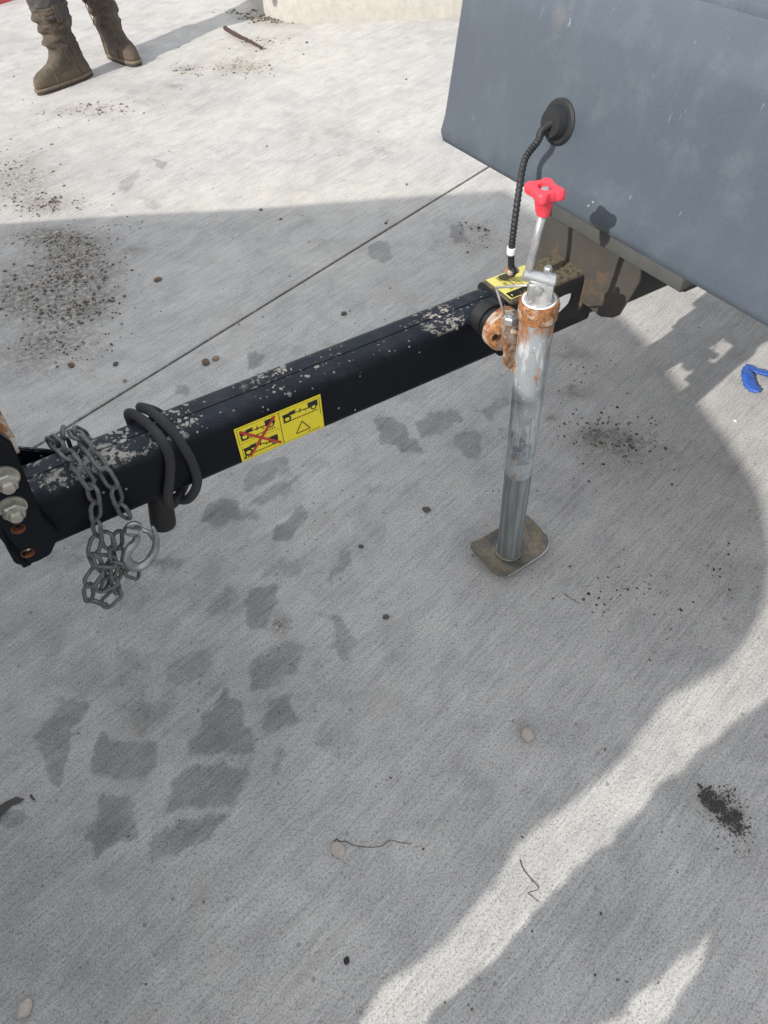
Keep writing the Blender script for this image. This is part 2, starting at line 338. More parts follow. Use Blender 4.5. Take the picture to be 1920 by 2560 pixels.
def m_plate():
    s = NT('dusty_grey_plate'); n = s.noise(9, 5, .65); z = s.n('ShaderNodeSeparateXYZ', ins={0: s.co}).outputs[2]
    c = s.mix(n, (.040, .038, .034), (.078, .073, .064))
    ru = s.math('MULTIPLY', s.ramp(s.noise(26, 6, .7), [(.52, 0.0), (.70, 1.0)]), s.ramp(z, [(.575, 1.0), (.625, 0.0)]))
    c = s.mix(s.math('MULTIPLY', ru, .5), c, (.26, .14, .05)); c = s.mix(s.ramp(s.noise(70, 5), [(.58, 0.0), (.72, .35)]), c, (.12, .09, .06))
    return s.out(c, .6, 0, s.bump(n, .2, .001))
MAT_PLATE = m_plate()

# ------------------------------------------------------------------ ground
ca, sa = math.cos(JAZ), math.sin(JAZ)
JP = G(690, 745); JB = -JP.x*sa + JP.y*ca           # joint runs at azimuth 38 through here
def to_ab(v): return (v.x*ca+v.y*sa, -v.x*sa+v.y*ca)
def poly_px(reg, sc, pts): return [to_ab(G(reg[0]+x/sc, reg[1]+y/sc)) for x, y in pts]
A_, B_, C_, D_ = ((0, 1480), 2.592), ((560, 1000), 2.592), ((0, 1480), 1.728), ((0, 300), 1.728)
W_ = ((0, 0), 0.8641)
PATCH = [(A_, .85, [(220, 950), (350, 780), (360, 690), (470, 670), (570, 720), (580, 780), (480, 900), (430, 1150), (400, 1290), (340, 1290), (240, 1050)]),
 (A_, .75, [(560, 1040), (660, 910), (800, 960), (1000, 940), (1060, 1020), (1040, 1120), (960, 1250), (700, 1250), (570, 1180)]),
 (A_, .85, [(1210, 970), (1300, 860), (1300, 780), (1430, 670), (1490, 600), (1540, 700), (1650, 940), (1680, 1080), (1480, 1060), (1420, 1050), (1260, 1075)]),
 (A_, .55, [(1330, 720), (1450, 680), (1540, 720), (1480, 830), (1380, 960), (1310, 850)]),
 (A_, .85, [(1040, 1380), (1110, 1200), (1250, 1120), (1600, 1120), (1590, 1230), (1520, 1350), (1400, 1390), (1060, 1420)]),
 (A_, 1.0, [(650, 1310), (780, 1300), (880, 1380), (910, 1480), (900, 1600), (800, 1650), (620, 1720), (520, 1620), (590, 1480)]),
 (A_, .75, [(970, 1560), (1050, 1500), (1500, 1420), (1490, 1500), (1300, 1650), (1150, 1750), (960, 1760)]),
 (A_, .45, [(740, 700), (900, 680), (1180, 700), (1100, 850), (950, 930), (760, 900)]),
 (A_, .4, [(730, 350), (870, 350), (1000, 480), (900, 650), (740, 640)]),
 (A_, .45, [(1080, 440), (1330, 330), (1420, 480), (1250, 640), (1060, 620)]),
 (B_, .85, [(940, 120), (1050, 100), (1200, 170), (1230, 250), (1330, 320), (1180, 330), (1020, 290)]),
 (B_, .65, [(1230, 140), (1330, 70), (1530, 60), (1570, 150), (1400, 230), (1280, 240), (1230, 190)]),
 (B_, .85, [(1470, 240), (1580, 190), (1680, 230), (1680, 380), (1590, 380), (1500, 310)]),
 (B_, .7, [(110, 500), (230, 400), (400, 360), (420, 410), (330, 520), (180, 580), (110, 560)]),
 (B_, .6, [(190, 620), (340, 540), (490, 470), (450, 600), (230, 710), (170, 680)]),
 (B_, 1.0, [(300, 850), (380, 780), (520, 660), (560, 720), (520, 800), (400, 920), (320, 900)]),
 (B_, .85, [(-130, 700), (0, 620), (110, 660), (130, 760), (0, 830), (-150, 830)]),
 (B_, .45, [(300, 1000), (580, 1000), (600, 1060), (500, 1160), (200, 1150)]),
 (B_, .6, [(690, 1040), (780, 940), (850, 1000), (820, 1080), (720, 1150), (700, 1220), (640, 1180)]),
 (B_, .95, [(160, 1220), (330, 1180), (380, 1300), (250, 1500), (150, 1500), (130, 1300)]),
 (B_, .8, [(520, 1350), (620, 1350), (740, 1400), (810, 1480), (860, 1600), (800, 1700), (680, 1650), (700, 1500), (680, 1420)]),
 (B_, .5, [(-100, 1270), (60, 1180), (120, 1250), (60, 1420), (-120, 1440)]),
 (C_, .65, [(1070, 330), (1100, 270), (1270, 190), (1330, 240), (1280, 350), (1080, 460)]),
 (C_, .7, [(1120, 480), (1270, 420), (1250, 480), (1330, 560), (1210, 610), (1110, 620)]),
 (C_, .5, [(1150, 720), (1200, 650), (1260, 690), (1200, 800), (1130, 830)]),
 (C_, .35, [(1330, 640), (1400, 570), (1500, 650), (1470, 750)]),
 (D_, .8, [(665, 165), (730, 180), (700, 215), (670, 205)]),
 (D_, .85, [(1060, 1010), (1110, 990), (1140, 1010), (1130, 1060), (1070, 1075)]),
 (D_, .7, [(760, 1140), (830, 1150), (800, 1200), (740, 1190)]),
 (D_, .7, [(1580, 560), (1620, 520), (1700, 530), (1700, 600), (1620, 620)]),
 (D_, .5, [(585, 330), (650, 330), (720, 380), (630, 390)]), (D_, .45, [(490, 290), (600, 200), (620, 240), (540, 330)]),
 (D_, .4, [(440, 610), (560, 640), (520, 700), (460, 690)]),
 (W_, .55, [(862, 545), (905, 528), (945, 545), (930, 565), (870, 568)]), (W_, .65, [(970, 485), (1000, 480), (1012, 520), (985, 530), (968, 510)]),
 (W_, .5, [(800, 525), (835, 520), (850, 545), (815, 568), (788, 550)]), (W_, .45, [(800, 312), (838, 315), (850, 335), (810, 338)]),
 (W_, .55, [(980, 812), (1015, 805), (1032, 850), (1000, 860)]), (W_, .5, [(1030, 885), (1085, 850), (1110, 870), (1060, 915)]),
 (W_, .8, [(-10, 1790), (15, 1745), (55, 1738), (60, 1775), (20, 1800)]), (W_, .35, [(860, 250), (885, 245), (890, 270), (865, 275)])]
rp = random.Random(3)
def blob(cx, cy, rx, ry, n=9):
    return [(cx+rx*math.cos(k*2*math.pi/n)*rp.uniform(.7, 1.2), cy+ry*math.sin(k*2*math.pi/n)*rp.uniform(.7, 1.2)) for k in range(n)]
for (cx, cy, rx, ry, v) in [(420, 1410, 60, 30, .5), (150, 1400, 70, 35, .35), (330, 1500, 60, 40, .4), (620, 1290, 40, 22, .5), (1430, 968, 22, 9, .9), (1398, 1248, 9, 18, .5), (1490, 1090, 28, 14, .5), (1440, 985, 10, 6, .7), (980, 1275, 12, 7, .7), (1240, 1090, 60, 30, .3), (700, 1175, 40, 20, .4), (1150, 1930, 90, 50, .22), (1250, 2120, 120, 60, .18), (840, 2160, 18, 20, .6), (535, 2125, 12, 9, .5), (90, 2455, 60, 10, .55), (1560, 2140, 50, 25, .3), (900, 2500, 80, 30, .2), (1020, 1560, 90, 20, .2), (1320, 2350, 90, 40, .25)]:
    PATCH.append((((0, 0), 1.0), v, blob(cx, cy, rx, ry)))
DIRT = [(130, 590, 90, 25, .8), (200, 650, 80, 60, .8), (120, 700, 120, 60, .75), (190, 760, 90, 40, .8), (60, 750, 90, 50, .7), (150, 850, 110, 50, .5), (40, 450, 90, 60, .55), (110, 510, 70, 25, .5), (1785, 2005, 36, 26, 1.0), (1832, 2045, 30, 22, .9), (60, 900, 100, 60, .35), (600, 170, 70, 18, .5), (640, 110, 50, 16, .4), (690, 50, 60, 12, .9), (620, 40, 40, 8, .6), (430, 215, 20, 6, .6), (200, 280, 90, 14, .3), (1500, 1090, 60, 22, .75), (1440, 985, 30, 12, .6), (1560, 1115, 40, 20, .5), (1380, 1045, 16, 10, .6), (1430, 890, 60, 14, .4), (1580, 1130, 120, 60, .35), (470, 170, 30, 8, .4), (370, 130, 12, 6, .4), (330, 625, 30, 10, .5), (1180, 600, 50, 40, .3), (700, 1560, 24, 30, .6), (480, 1490, 15, 12, .3)]
PALE = [(560, 500, 260, 40, .7), (850, 470, 250, 50, .7), (620, 120, 170, 60, .9), (1000, 300, 200, 60, .6), (830, 650, 120, 60, .5), (580, 800, 60, 60, .45), (300, 300, 300, 80, .3), (700, 30, 250, 40, .8), (850, 150, 200, 60, .7)]
for _ in range(64):      # faint older prints along the wheel track
    t_ = rp.random(); cx = 1080-1000*t_+rp.gauss(0, 150); cy = 1080+1050*t_+rp.gauss(0, 110); sz = rp.uniform(28, 58)*(0.55+.5*t_)
    PATCH.append((((0, 0), 1.0), rp.uniform(.16, .36), blob(cx, cy, sz*1.25, sz*.75, 7)))
for _ in range(34):
    cx = rp.uniform(80, 1150); cy = rp.uniform(320, 900); sz = rp.uniform(18, 40); PATCH.append((((0, 0), 1.0), rp.uniform(.14, .32), blob(cx, cy, sz*1.3, sz*.5, 7)))
DARKER_AREAS = [(120, 1650, 420, 420, .75), (60, 2350, 380, 330, .8), (420, 1350, 280, 160, .4), (1150, 1990, 110, 80, .25), (100, 1300, 260, 160, .4), (1600, 2300, 120, 80, .3), (600, 1800, 300, 200, .35), (350, 620, 260, 50, .25), (150, 380, 220, 60, .35), (700, 560, 200, 40, .25), (420, 230, 160, 30, .25)]  # wide soft ellipses that darken the slab tone
def stain_tone_for(P2):
    out = np.zeros((len(P2), 4), np.float32); out[:, 3] = 0
    PW = P2.copy(); near = np.nonzero((np.abs(P2[:, 0]) < 4.5) & (np.abs(P2[:, 1]) < 4))[0]
    fx = lambda k, sx, sy: np.sin(P2[near, 0]*sx+k)*np.cos(P2[near, 1]*sy-k*1.7)
    PW[near, 0] += .0065*fx(1, 71, 93)+.004*fx(4, 190, 143)+.006*fx(2, 31, 27); PW[near, 1] += .0065*fx(7, 83, 64)+.004*fx(3, 150, 211)+.006*fx(5, 23, 37)
    P0_, P2 = P2, PW
    for (reg, sc_), val, pts in PATCH:
        q = np.array(poly_px(reg, sc_, pts)); lo = q.min(0)-.02; hi = q.max(0)+.02
        idx = np.nonzero((P2[:, 0] > lo[0]) & (P2[:, 0] < hi[0]) & (P2[:, 1] > lo[1]) & (P2[:, 1] < hi[1]))[0]
        if not len(idx): continue
        p = P2[idx]; inside = np.zeros(len(p), bool); dist = np.full(len(p), 9.0)
        for i in range(len(q)):
            a, b = q[i-1], q[i]; e = b-a
            t = np.clip(((p-a)@e)/(e@e), 0, 1); dist = np.minimum(dist, np.linalg.norm(p-a-t[:, None]*e, axis=1))
            c = ((a[1] > p[:, 1]) != (b[1] > p[:, 1])); xx = (b[0]-a[0])*(p[:, 1]-a[1])/(b[1]-a[1]+1e-12)+a[0]; inside ^= (c & (p[:, 0] < xx))
        sd = np.where(inside, dist, -dist); m = np.clip((sd+.010)/.026, 0, 1); m = m*m*(3-2*m)*val
        out[idx, 0] = np.maximum(out[idx, 0], m) if val != .55 else np.minimum(1, out[idx, 0]+m*.4)
    P2 = P0_
    for ch, LST in ((1, DIRT), (2, PALE)):
        for cx, cy, rx, ry, v in LST:
            c = np.array(to_ab(G(cx, cy))); ex = np.array(to_ab(G(cx+rx, cy)))-c; ey = np.array(to_ab(G(cx, cy+ry)))-c
            Mi = np.linalg.inv(np.array([ex, ey]).T); d = (P2-c)@Mi.T; g = np.exp(-(d**2).sum(1)*.9)*v
            out[:, ch] = np.clip(out[:, ch]+g, 0, 1)
    for cx, cy, rx, ry, v in DARKER_AREAS:
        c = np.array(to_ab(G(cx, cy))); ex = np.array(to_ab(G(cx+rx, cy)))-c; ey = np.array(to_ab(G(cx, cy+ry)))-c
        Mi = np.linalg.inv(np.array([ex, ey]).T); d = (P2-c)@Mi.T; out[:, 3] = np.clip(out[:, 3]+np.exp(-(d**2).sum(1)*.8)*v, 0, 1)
    return out
def axis(fine0, fine1, step, lo, hi):
    a = list(np.arange(fine0, fine1+1e-9, step)); s_ = step; v = fine0; L_ = []
    while v > lo: s_ *= 1.35; v -= s_; L_.append(max(v, lo))
    s_ = step; v = a[-1]; H_ = []
    while v < hi: s_ *= 1.35; v += s_; H_.append(min(v, hi))
    return L_[::-1]+a+H_
def slab(name, aa, bb, edge_low, edge_high, parent):
    na, nb = len(aa), len(bb)
    AA, BB = np.meshgrid(np.array(aa), np.array(bb), indexing='ij'); ab = np.stack([AA.ravel(), BB.ravel()], 1)
    co = np.zeros((na*nb, 3), np.float32); co[:, 0] = ab[:, 0]*ca-ab[:, 1]*sa; co[:, 1] = ab[:, 0]*sa+ab[:, 1]*ca
    i = np.arange(na-1)[:, None]*nb+np.arange(nb-1)[None, :]; i = i.ravel()
    fc = np.stack([i, i+nb, i+nb+1, i+1], 1)
    # turned-down joint edge
    rowi = (nb-1) if edge_high else 0
    er = np.arange(na)*nb+rowi; low = co[er].copy(); low[:, 2] -= .02; base = len(co); co[er, 2] -= .0015
    co = np.vstack([co, low]); k = np.arange(na-1)
    if edge_high: f2 = np.stack([er[k], er[k+1], base+k+1, base+k], 1)
    else: f2 = np.stack([er[k+1], er[k], base+k, base+k+1], 1)
    fc = np.vstack([fc, f2])
    me = bpy.data.meshes.new(name); me.vertices.add(len(co)); me.vertices.foreach_set('co', co.ravel())
    me.loops.add(len(fc)*4); me.loops.foreach_set('vertex_index', fc.astype(np.int32).ravel())
    me.polygons.add(len(fc)); me.polygons.foreach_set('loop_start', np.arange(len(fc), dtype=np.int32)*4); me.polygons.foreach_set('loop_total', np.full(len(fc), 4, np.int32))
    me.update(calc_edges=True)
    st = stain_tone_for(ab); st[er, 1] = .5; st = np.vstack([st, np.tile([[1, 1, 0, 1]], (na, 1))])
    at = me.color_attributes.new('stain_tone', 'FLOAT_COLOR', 'POINT'); at.data.foreach_set('color', st.astype(np.float32).ravel())
    me.materials.append(MAT_CONC); o = bpy.data.objects.new(name, me); COL.objects.link(o); o.parent = parent; return o
ground = bmesh.new(); v = [ground.verts.new((x, y, -.03)) for x, y in ((-600, -600), (600, -600), (600, 600), (-600, 600))]; ground.faces.new(v)
gmat = simple('dark_joint_soil', (.012, .011, .01), .95, 0, .3, 40, .3)
ground = tag(obj('ground', ground, gmat), kind='structure')
bb1 = axis(-.62, JB-.0045, .006, -9, JB-.0045); bb1 = [b for b in bb1 if b <= JB-.0045]
if bb1[-1] < JB-.0045-1e-6: bb1.append(JB-.0045)
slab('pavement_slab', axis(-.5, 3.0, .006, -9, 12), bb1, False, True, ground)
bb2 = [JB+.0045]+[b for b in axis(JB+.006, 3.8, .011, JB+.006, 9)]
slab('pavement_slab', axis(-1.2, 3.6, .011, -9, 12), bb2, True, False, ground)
# dusty bits of mortar bridging the joint
bm = bmesh.new(); p = G(597, 811)
bmesh.ops.create_icosphere(bm, subdivisions=2, radius=.007, matrix=Matrix.Translation(p+Vector((0, 0, -.004))))
o = obj('mortar_bridge', bm, MAT_CONC, ground)

# wider yard behind the slabs
ym = simple('dusty_yard_ground', (.40, .37, .32), .95, 0, .3, 3, .3)
bm = bmesh.new()
def quad(bm, a, b, c, d, z):
    bm.faces.new([bm.verts.new((p[0], p[1], z)) for p in (a, b, c, d)])
quad(bm, (-590, 12), (590, 12), (590, 590), (-590, 590), -.012); quad(bm, (-590, -590), (590, -590), (590, -9), (-590, -9), -.012)
quad(bm, (-590, -9), (-12, -9), (-12, 12), (-590, 12), -.016); quad(bm, (12, -9), (590, -9), (590, 12), (12, 12), -.016)
tag(obj('yard_ground', bm, ym), kind='structure')

# concrete kerb with gravel bed behind it
kc = [G(585, -190), G(622, -60), G(636, 8), G(668, 40), G(735, 58), G(880, 56), G(1100, 46), G(1400, 26), G(1900, -60)]
kp = catmull(kc, 6); bm = bmesh.new(); secs = []
for i, p in enumerate(kp):
    t = (kp[min(i+1, len(kp)-1)]-kp[max(i-1, 0)]); t.z = 0; t.normalize(); nn = Vector((-t.y, t.x, 0))
    secs.append([bm.verts.new(p+nn*a+Vector((0, 0, b))) for a, b in ((0, -.02), (.004, .10), (.012, .135), (.035, .15), (.15, .15), (.17, .14), (.17, -.02))])
for i in range(len(secs)-1):
    for k in range(6): bm.faces.new((secs[i][k], secs[i+1][k], secs[i+1][k+1], secs[i][k+1]))
KM = simple('pale_kerb_concrete', (.42, .405, .37), .9, 0, .18, 30, .4, .003)
tag(obj('kerb', bm, KM, angle=50), kind='structure')
bm = bmesh.new(); back = [p+Vector((.12, .16, .115)) for p in kp]
fv = [bm.verts.new(p) for p in back]+[bm.verts.new((9, 14, .115)), bm.verts.new((-1.5, 14, .115))]; bm.faces.new(fv)
def m_gravelbed():
    s = NT('gravel_bed'); v = s.vor(34); c = s.ramp(s.n('ShaderNodeSeparateColor', ins={0: v.outputs['Color']}).outputs[0], [(.0, (.10, .09, .075)), (.5, (.27, .24, .2)), (1, (.5, .45, .38))])
    c = s.mix(s.ramp(v.outputs['Distance'], [(.3, 0.0), (.6, .85)]), c, (.05, .045, .04)); return s.out(c, .9, 0, s.bump(v.outputs['Distance'], .9, .01))
tag(obj('gravel_bed', bm, m_gravelbed()), kind='structure')
# red painted kerb far left
bm = bmesh.new(); a = G(-260, 92); b = G(70, -10); t = (b-a); t.z = 0; ln = t.length; t.normalize(); nn = Vector((-t.y, t.x, 0))
box(bm, (a+b)/2+nn*.08+t*.4+Vector((0, 0, .04)), (t, nn, Vector((0, 0, 1))), (ln/2+1.4, .08, .05), .01)
tag(obj('painted_kerb', bm, simple('worn_red_kerb_paint', (.50, .09, .10), .8, 0, .25, 60, .2)), kind='structure')

# ------------------------------------------------------------------ trailer
TR = empty('towed_compressor', (BO.x, BO.y, 0))
tag(TR, 'grey towed compressor trailer with black drawbar propped on a galvanised jack stand', 'trailer')
def rrect(hw, hh, r, n=5, off=(0, 0)):
    pts = []
    for cx, cy, a0 in ((hw-r, hh-r, 0), (-hw+r, hh-r, 90), (-hw+r, -hh+r, 180), (hw-r, -hh+r, 270)):
        for k in range(n+1):
            a = R(a0+90*k/n); pts.append((cx+r*math.cos(a)+off[0], cy+r*math.sin(a)+off[1]))
    return pts
def beam(bm, s0, s1, hw, hh, r, n=6, steps=1, groove=False):
    pr = rrect(hw, hh, r, n); rings = []
    if groove:   # fine folded seam along the top
        pr2 = []
        for i, (a, b) in enumerate(pr):
            pr2.append((a, b))
            if i == n: pr2 += [(.0016, hh), (.0008, hh-.0012), (-.0008, hh-.0012), (-.0016, hh)]
        pr = pr2
    for i in range(steps+1):
        s = s0+(s1-s0)*i/steps
        rings.append([bm.verts.new(L(s, a, b)) for a, b in pr])
    m = len(pr)
    for i in range(steps):
        for k in range(m): bm.faces.new((rings[i][k], rings[i][(k+1) % m], rings[i+1][(k+1) % m], rings[i+1][k]))
    bm.faces.new(rings[0]); bm.faces.new(rings[-1][::-1])
    bmesh.ops.recalc_face_normals(bm, faces=bm.faces)
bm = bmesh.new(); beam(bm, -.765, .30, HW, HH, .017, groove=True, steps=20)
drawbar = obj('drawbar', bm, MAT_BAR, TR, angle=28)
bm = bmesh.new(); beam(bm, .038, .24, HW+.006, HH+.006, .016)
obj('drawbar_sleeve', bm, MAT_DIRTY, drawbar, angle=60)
# hitch bracket
HB = bmesh.new()
pp = [onL(x, y, 1, -.052) for x, y in ((-70, 1040), (30, 1108), (52, 1160), (78, 1225), (105, 1290), (150, 1335), (137, 1367), (127, 1388), (98, 1404), (62, 1417), (38, 1411), (15, 1370), (-5, 1310), (-60, 1180))]
prism(HB, pp, BN*.010)
bmesh.ops.bevel(HB, geom=HB.edges[:], offset=.002, segments=2, affect='EDGES')
hitch = obj('hitch_bracket', HB, MAT_BAR, TR, angle=40)
HOLES = [onL(x, y, 1, -.0525) for x, y in ((45, 1322), (69, 1382))]
for c in HOLES:
    cb = bmesh.new(); lathe(cb, c-BN*.03+TR.location*0, BN, [(0, .0088), (.06, .0088)], 24); cut = obj('cutter', cb, MAT_BAR, TR)
    md = hitch.modifiers.new('hole', 'BOOLEAN'); md.operation = 'DIFFERENCE'; md.object = cut; md.solver = 'EXACT'
    bpy.context.view_layer.update(); nm = bpy.data.meshes.new_from_object(hitch.evaluated_get(bpy.context.evaluated_depsgraph_get()))
    hitch.modifiers.remove(md); hitch.data = nm; nm.name = 'hitch_bracket'; bpy.data.objects.remove(cut)
hitch.data.set_sharp_from_angle(angle=R(40))
bm = bmesh.new()
fp = [onL(x, y, 1, .048) for x, y in ((-60, 1112), (38, 1121), (110, 1127), (150, 1132), (178, 1158), (200, 1230), (60, 1330), (-60, 1300))]
prism(bm, fp, BN*.008); bmesh.ops.bevel(bm, geom=bm.edges[:], offset=.002, segments=2, affect='EDGES')
obj('far_flange', bm, m_rust('rust_edged_black_flange', .0), hitch, angle=40).data.materials[0] = MAT_BAR
bm = bmesh.new(); box(bm, L(-.80, -.002, .06), (BU, BN, BW), (.006, .05, .11), .002); obj('bracket_web', bm, MAT_BAR, hitch, angle=40)
bm = bmesh.new(); tube(bm, [onL(-30, 1010, 1, .0), onL(-2, 1060, 1, -.01), onL(20, 1100, 1, -.02), onL(32, 1135, 1, -.035)], .006, 8, squash=1.6); obj('rusty_edge', bm, MAT_RUST, hitch)
for (x, y) in ((12, 1195), (32, 1268)):
    c = onL(x, y, 1, -.054); bm = bmesh.new()
    lathe(bm, c+BN*.002, -BN, [(0, .017), (.003, .017), (.0031, .0155), (.004, .0155)], 24)
    r6 = lathe(bm, c-BN*.002, -BN, [(0, .0148), (.010, .0148), (.0125, .0125)], 6)
    lathe(bm, c-BN*.012, -BN, [(0, .0115), (.004, .0112), (.0042, .0085), (.009, .0085), (.0115, .007), (.0122, .003)], 20)
    obj('nut', bm, MAT_NUT, hitch, angle=35)
HOLEM = [simple('rust_inside_hole', (.16, .055, .02), .8, 0, .3, 90, .3)]
for c in HOLES:      # rusty bore of each open bolt hole
    bm = bmesh.new(); lathe(bm, c-BN*.0006, BN, [(0, .0088), (.0, .0080), (.0115, .0080), (.0115, .0088)], 24, False); obj('hole_bore', bm, HOLEM[0], hitch)

# warning sticker on the near side
TS = -HW-.0012
cs = [onL(x, y, 1, TS) for x, y in ((592, 1068), (806, 985), (806, 1075), (598, 1161))]
def lc(p): q = p-BO; return q.dot(BU), q.dot(BW)
s0 = (lc(cs[0])[0]+lc(cs[3])[0])/2; s1 = (lc(cs[1])[0]+lc(cs[2])[0])/2
h1 = (lc(cs[0])[1]+lc(cs[1])[1])/2; h0 = (lc(cs[2])[1]+lc(cs[3])[1])/2
h0 = max(h0, -HH+.012)
SW, SH = s1-s0, h1-h0
def stk(u, v, lift=0.0): return L(s0+SW*u, TS-lift, h0+SH*v)
bm = bmesh.new(); prism(bm, [stk(0, 0, .0), stk(1, 0), stk(1, 1), stk(0, 1)], -BN*.0006)
sticker = obj('warning_sticker', bm, MAT_YEL, TR, smooth=False)
BP = bmesh.new(); LV = .0010
def flat(bm, pts, lift=LV): bm.faces.new([bm.verts.new(stk(a, b, lift)) for a, b in pts])
def rct(bm, a0, b0, a1, b1, lift=LV): flat(bm, [(a0, b0), (a1, b0), (a1, b1), (a0, b1)], lift)
def seg(bm, a, b, wd, lift=LV):
    ax, ay = a; bx, by = b; dx, dy = (bx-ax)*SW, (by-ay)*SH; l = math.hypot(dx, dy); nx, ny = -dy/l*wd/2/SW, dx/l*wd/2/SH
    flat(bm, [(ax+nx, ay+ny), (ax-nx, ay-ny), (bx-nx, by-ny), (bx+nx, by+ny)], lift)
def ringp(bm, c, r, wd, n=16, lift=LV):
    for k in range(n):
        a0, a1 = 2*math.pi*k/n, 2*math.pi*(k+1)/n
        P2 = [(c[0]+rr*math.cos(a)/SW, c[1]+rr*math.sin(a)/SH) for rr, a in ((r, a0), (r, a1), (r-wd, a1), (r-wd, a0))]
        flat(bm, P2, lift)
def dashed(bm, a, b, n, wd):
    for k in range(n):
        t0, t1 = k/n, (k+.6)/n; seg(bm, (a[0]+(b[0]-a[0])*t0, a[1]+(b[1]-a[1])*t0), (a[0]+(b[0]-a[0])*t1, a[1]+(b[1]-a[1])*t1), wd)
def picto(bm, a0, b0, W2, H2, nose):
    X = lambda u: a0+W2*u
    Y = lambda v: b0+H2*v
    rct(bm, X(.0), Y(.55), X(.36), Y(.80)); rct(bm, X(.02), Y(.46), X(.15), Y(.56))            # towing truck rear
    flat(bm, [(X(.18), Y(.80)), (X(.36), Y(.80)), (X(.40), Y(.90)), (X(.2), Y(.88))])
    ringp(bm, (X(.12), Y(.30)), .0068, .0028)
    hy = .62
    seg(bm, (X(.36), Y(.62)), (X(.48), Y(.58+nose*.0)), .0014); seg(bm, (X(.48), Y(.44)), (X(.50), Y(.84)), .0016)
    seg(bm, (X(.48), Y(.60)), (X(.72), Y(.52+nose)), .0018); seg(bm, (X(.62), Y(.56+nose)), (X(.66), Y(.30)), .0011)
    rct(bm, X(.72), Y(.56+nose), X(1.0), Y(.98+nose)); rct(bm, X(.72), Y(.46+nose), X(.80), Y(.57+nose)); rct(bm, X(.95), Y(.42+nose), X(1.0), Y(.57+nose))
    ringp(bm, (X(.88), Y(.40+nose)), .0052, .0020)
    dashed(bm, (X(0), Y(.06)), (X(1), Y(.06)), 16, .0016); dashed(bm, (X(.02), Y(.0)), (X(1), Y(.0)), 16, .0010)
picto(BP, .045, .60, .40, .30, .03); picto(BP, .045, .13, .40, .30, -.10); picto(BP, .535, .60, .42, .30, .03)
rct(BP, .497, .03, .503, .97)
for a, b in (((.02, .96), (.98, .96)), ((.02, .53), (.49, .53)), ((.02, .04), (.98, .04))): dashed(BP, a, b, 34, .0007)
seg(BP, (.975, .45), (.975, .94), .0008)
rct(BP, .02, .50, .024, .94); rct(BP, .03, .06, .034, .46)
for k in range(7): rct(BP, .80+k*.022, .07, .812+k*.022, .09)
rct(BP, .03, .07, .06, .12); rct(BP, .075, .07, .085, .12)
obj('pictogram_print', BP, MAT_PRINT, sticker, smooth=False)
bm = bmesh.new(); seg(bm, (.05, .88), (.47, .10), .0046, LV+.0003); seg(bm, (.10, .08), (.45, .93), .0046, LV+.0006)
obj('red_cross_print', bm, MAT_REDP, sticker, smooth=False)
bm = bmesh.new(); T3 = [(.66, .16), (.83, .16), (.745, .46)]
for k in range(3): seg(bm, T3[k], T3[(k+1) % 3], .0017)
obj('triangle_print', bm, MAT_TRI, sticker, smooth=False)
# faded yellow sticker on top of the sleeve
ht = HH+.0068
bm = bmesh.new(); prism(bm, [L(.046, -.036, ht), L(.132, -.036, ht), L(.132, .034, ht), L(.046, .034, ht)], BW*.0005)
ys = obj('top_sticker', bm, MAT_YEL2, TR, smooth=False)
bm = bmesh.new(); rr = random.Random(5)
def tq(bm, a0, b0, a1, b1): bm.faces.new([bm.verts.new(L(a, b, ht+.0009)) for a, b in ((a0, b0), (a1, b0), (a1, b1), (a0, b1))])
for col, hgt, wv in ((.062, .0085, .0042), (.075, .0045, .0022), (.083, .003, .0016), (.089, .003, .0016)):
    y = .030
    while y > -.012:
        w1 = wv*rr.uniform(.6, 1.1)
        if rr.random() < .85: tq(bm, col, y-w1, col+hgt*rr.uniform(.7, 1), y)
        y -= w1+wv*.35
obj('small_lettering', bm, MAT_TEXT, ys, smooth=False)
bm = bmesh.new(); tq(bm, .048, -.0345, .128, -.018); obj('black_band', bm, MAT_PRINT, ys, smooth=False)
bm = bmesh.new()
for k in range(9):
    a = .052+k*.008; q = [L(a+rr.uniform(0, .005), rr.uniform(-.033, -.020), ht+.0013) for _ in range(3)]
    try: bm.faces.new([bm.verts.new(v) for v in q])
    except Exception: pass
obj('yellow_symbols', bm, MAT_YEL2, ys, smooth=False)
# torn white label on the sleeve side
tl = -HW-.0068; bm = bmesh.new()
pl = [onL(x, y, 1, tl) for x, y in ((1384, 752), (1398, 745), (1412, 738), (1427, 733), (1425, 745), (1420, 757), (1412, 766), (1400, 778), (1388, 786), (1383, 784))]
prism(bm, pl, -BN*.0005); wl = obj('torn_white_label', bm, MAT_WHITE, TR, smooth=False)
bm = bmesh.new()
for q in (((1385, 768), (1398, 760), (1400, 772), (1386, 782)), ((1396, 763), (1402, 757), (1400, 762), (1398, 768))):
    bm.faces.new([bm.verts.new(onL(x, y, 1, tl-.0009)) for x, y in q])
obj('navy_lettering', bm, MAT_BLUEP, wl, smooth=False)

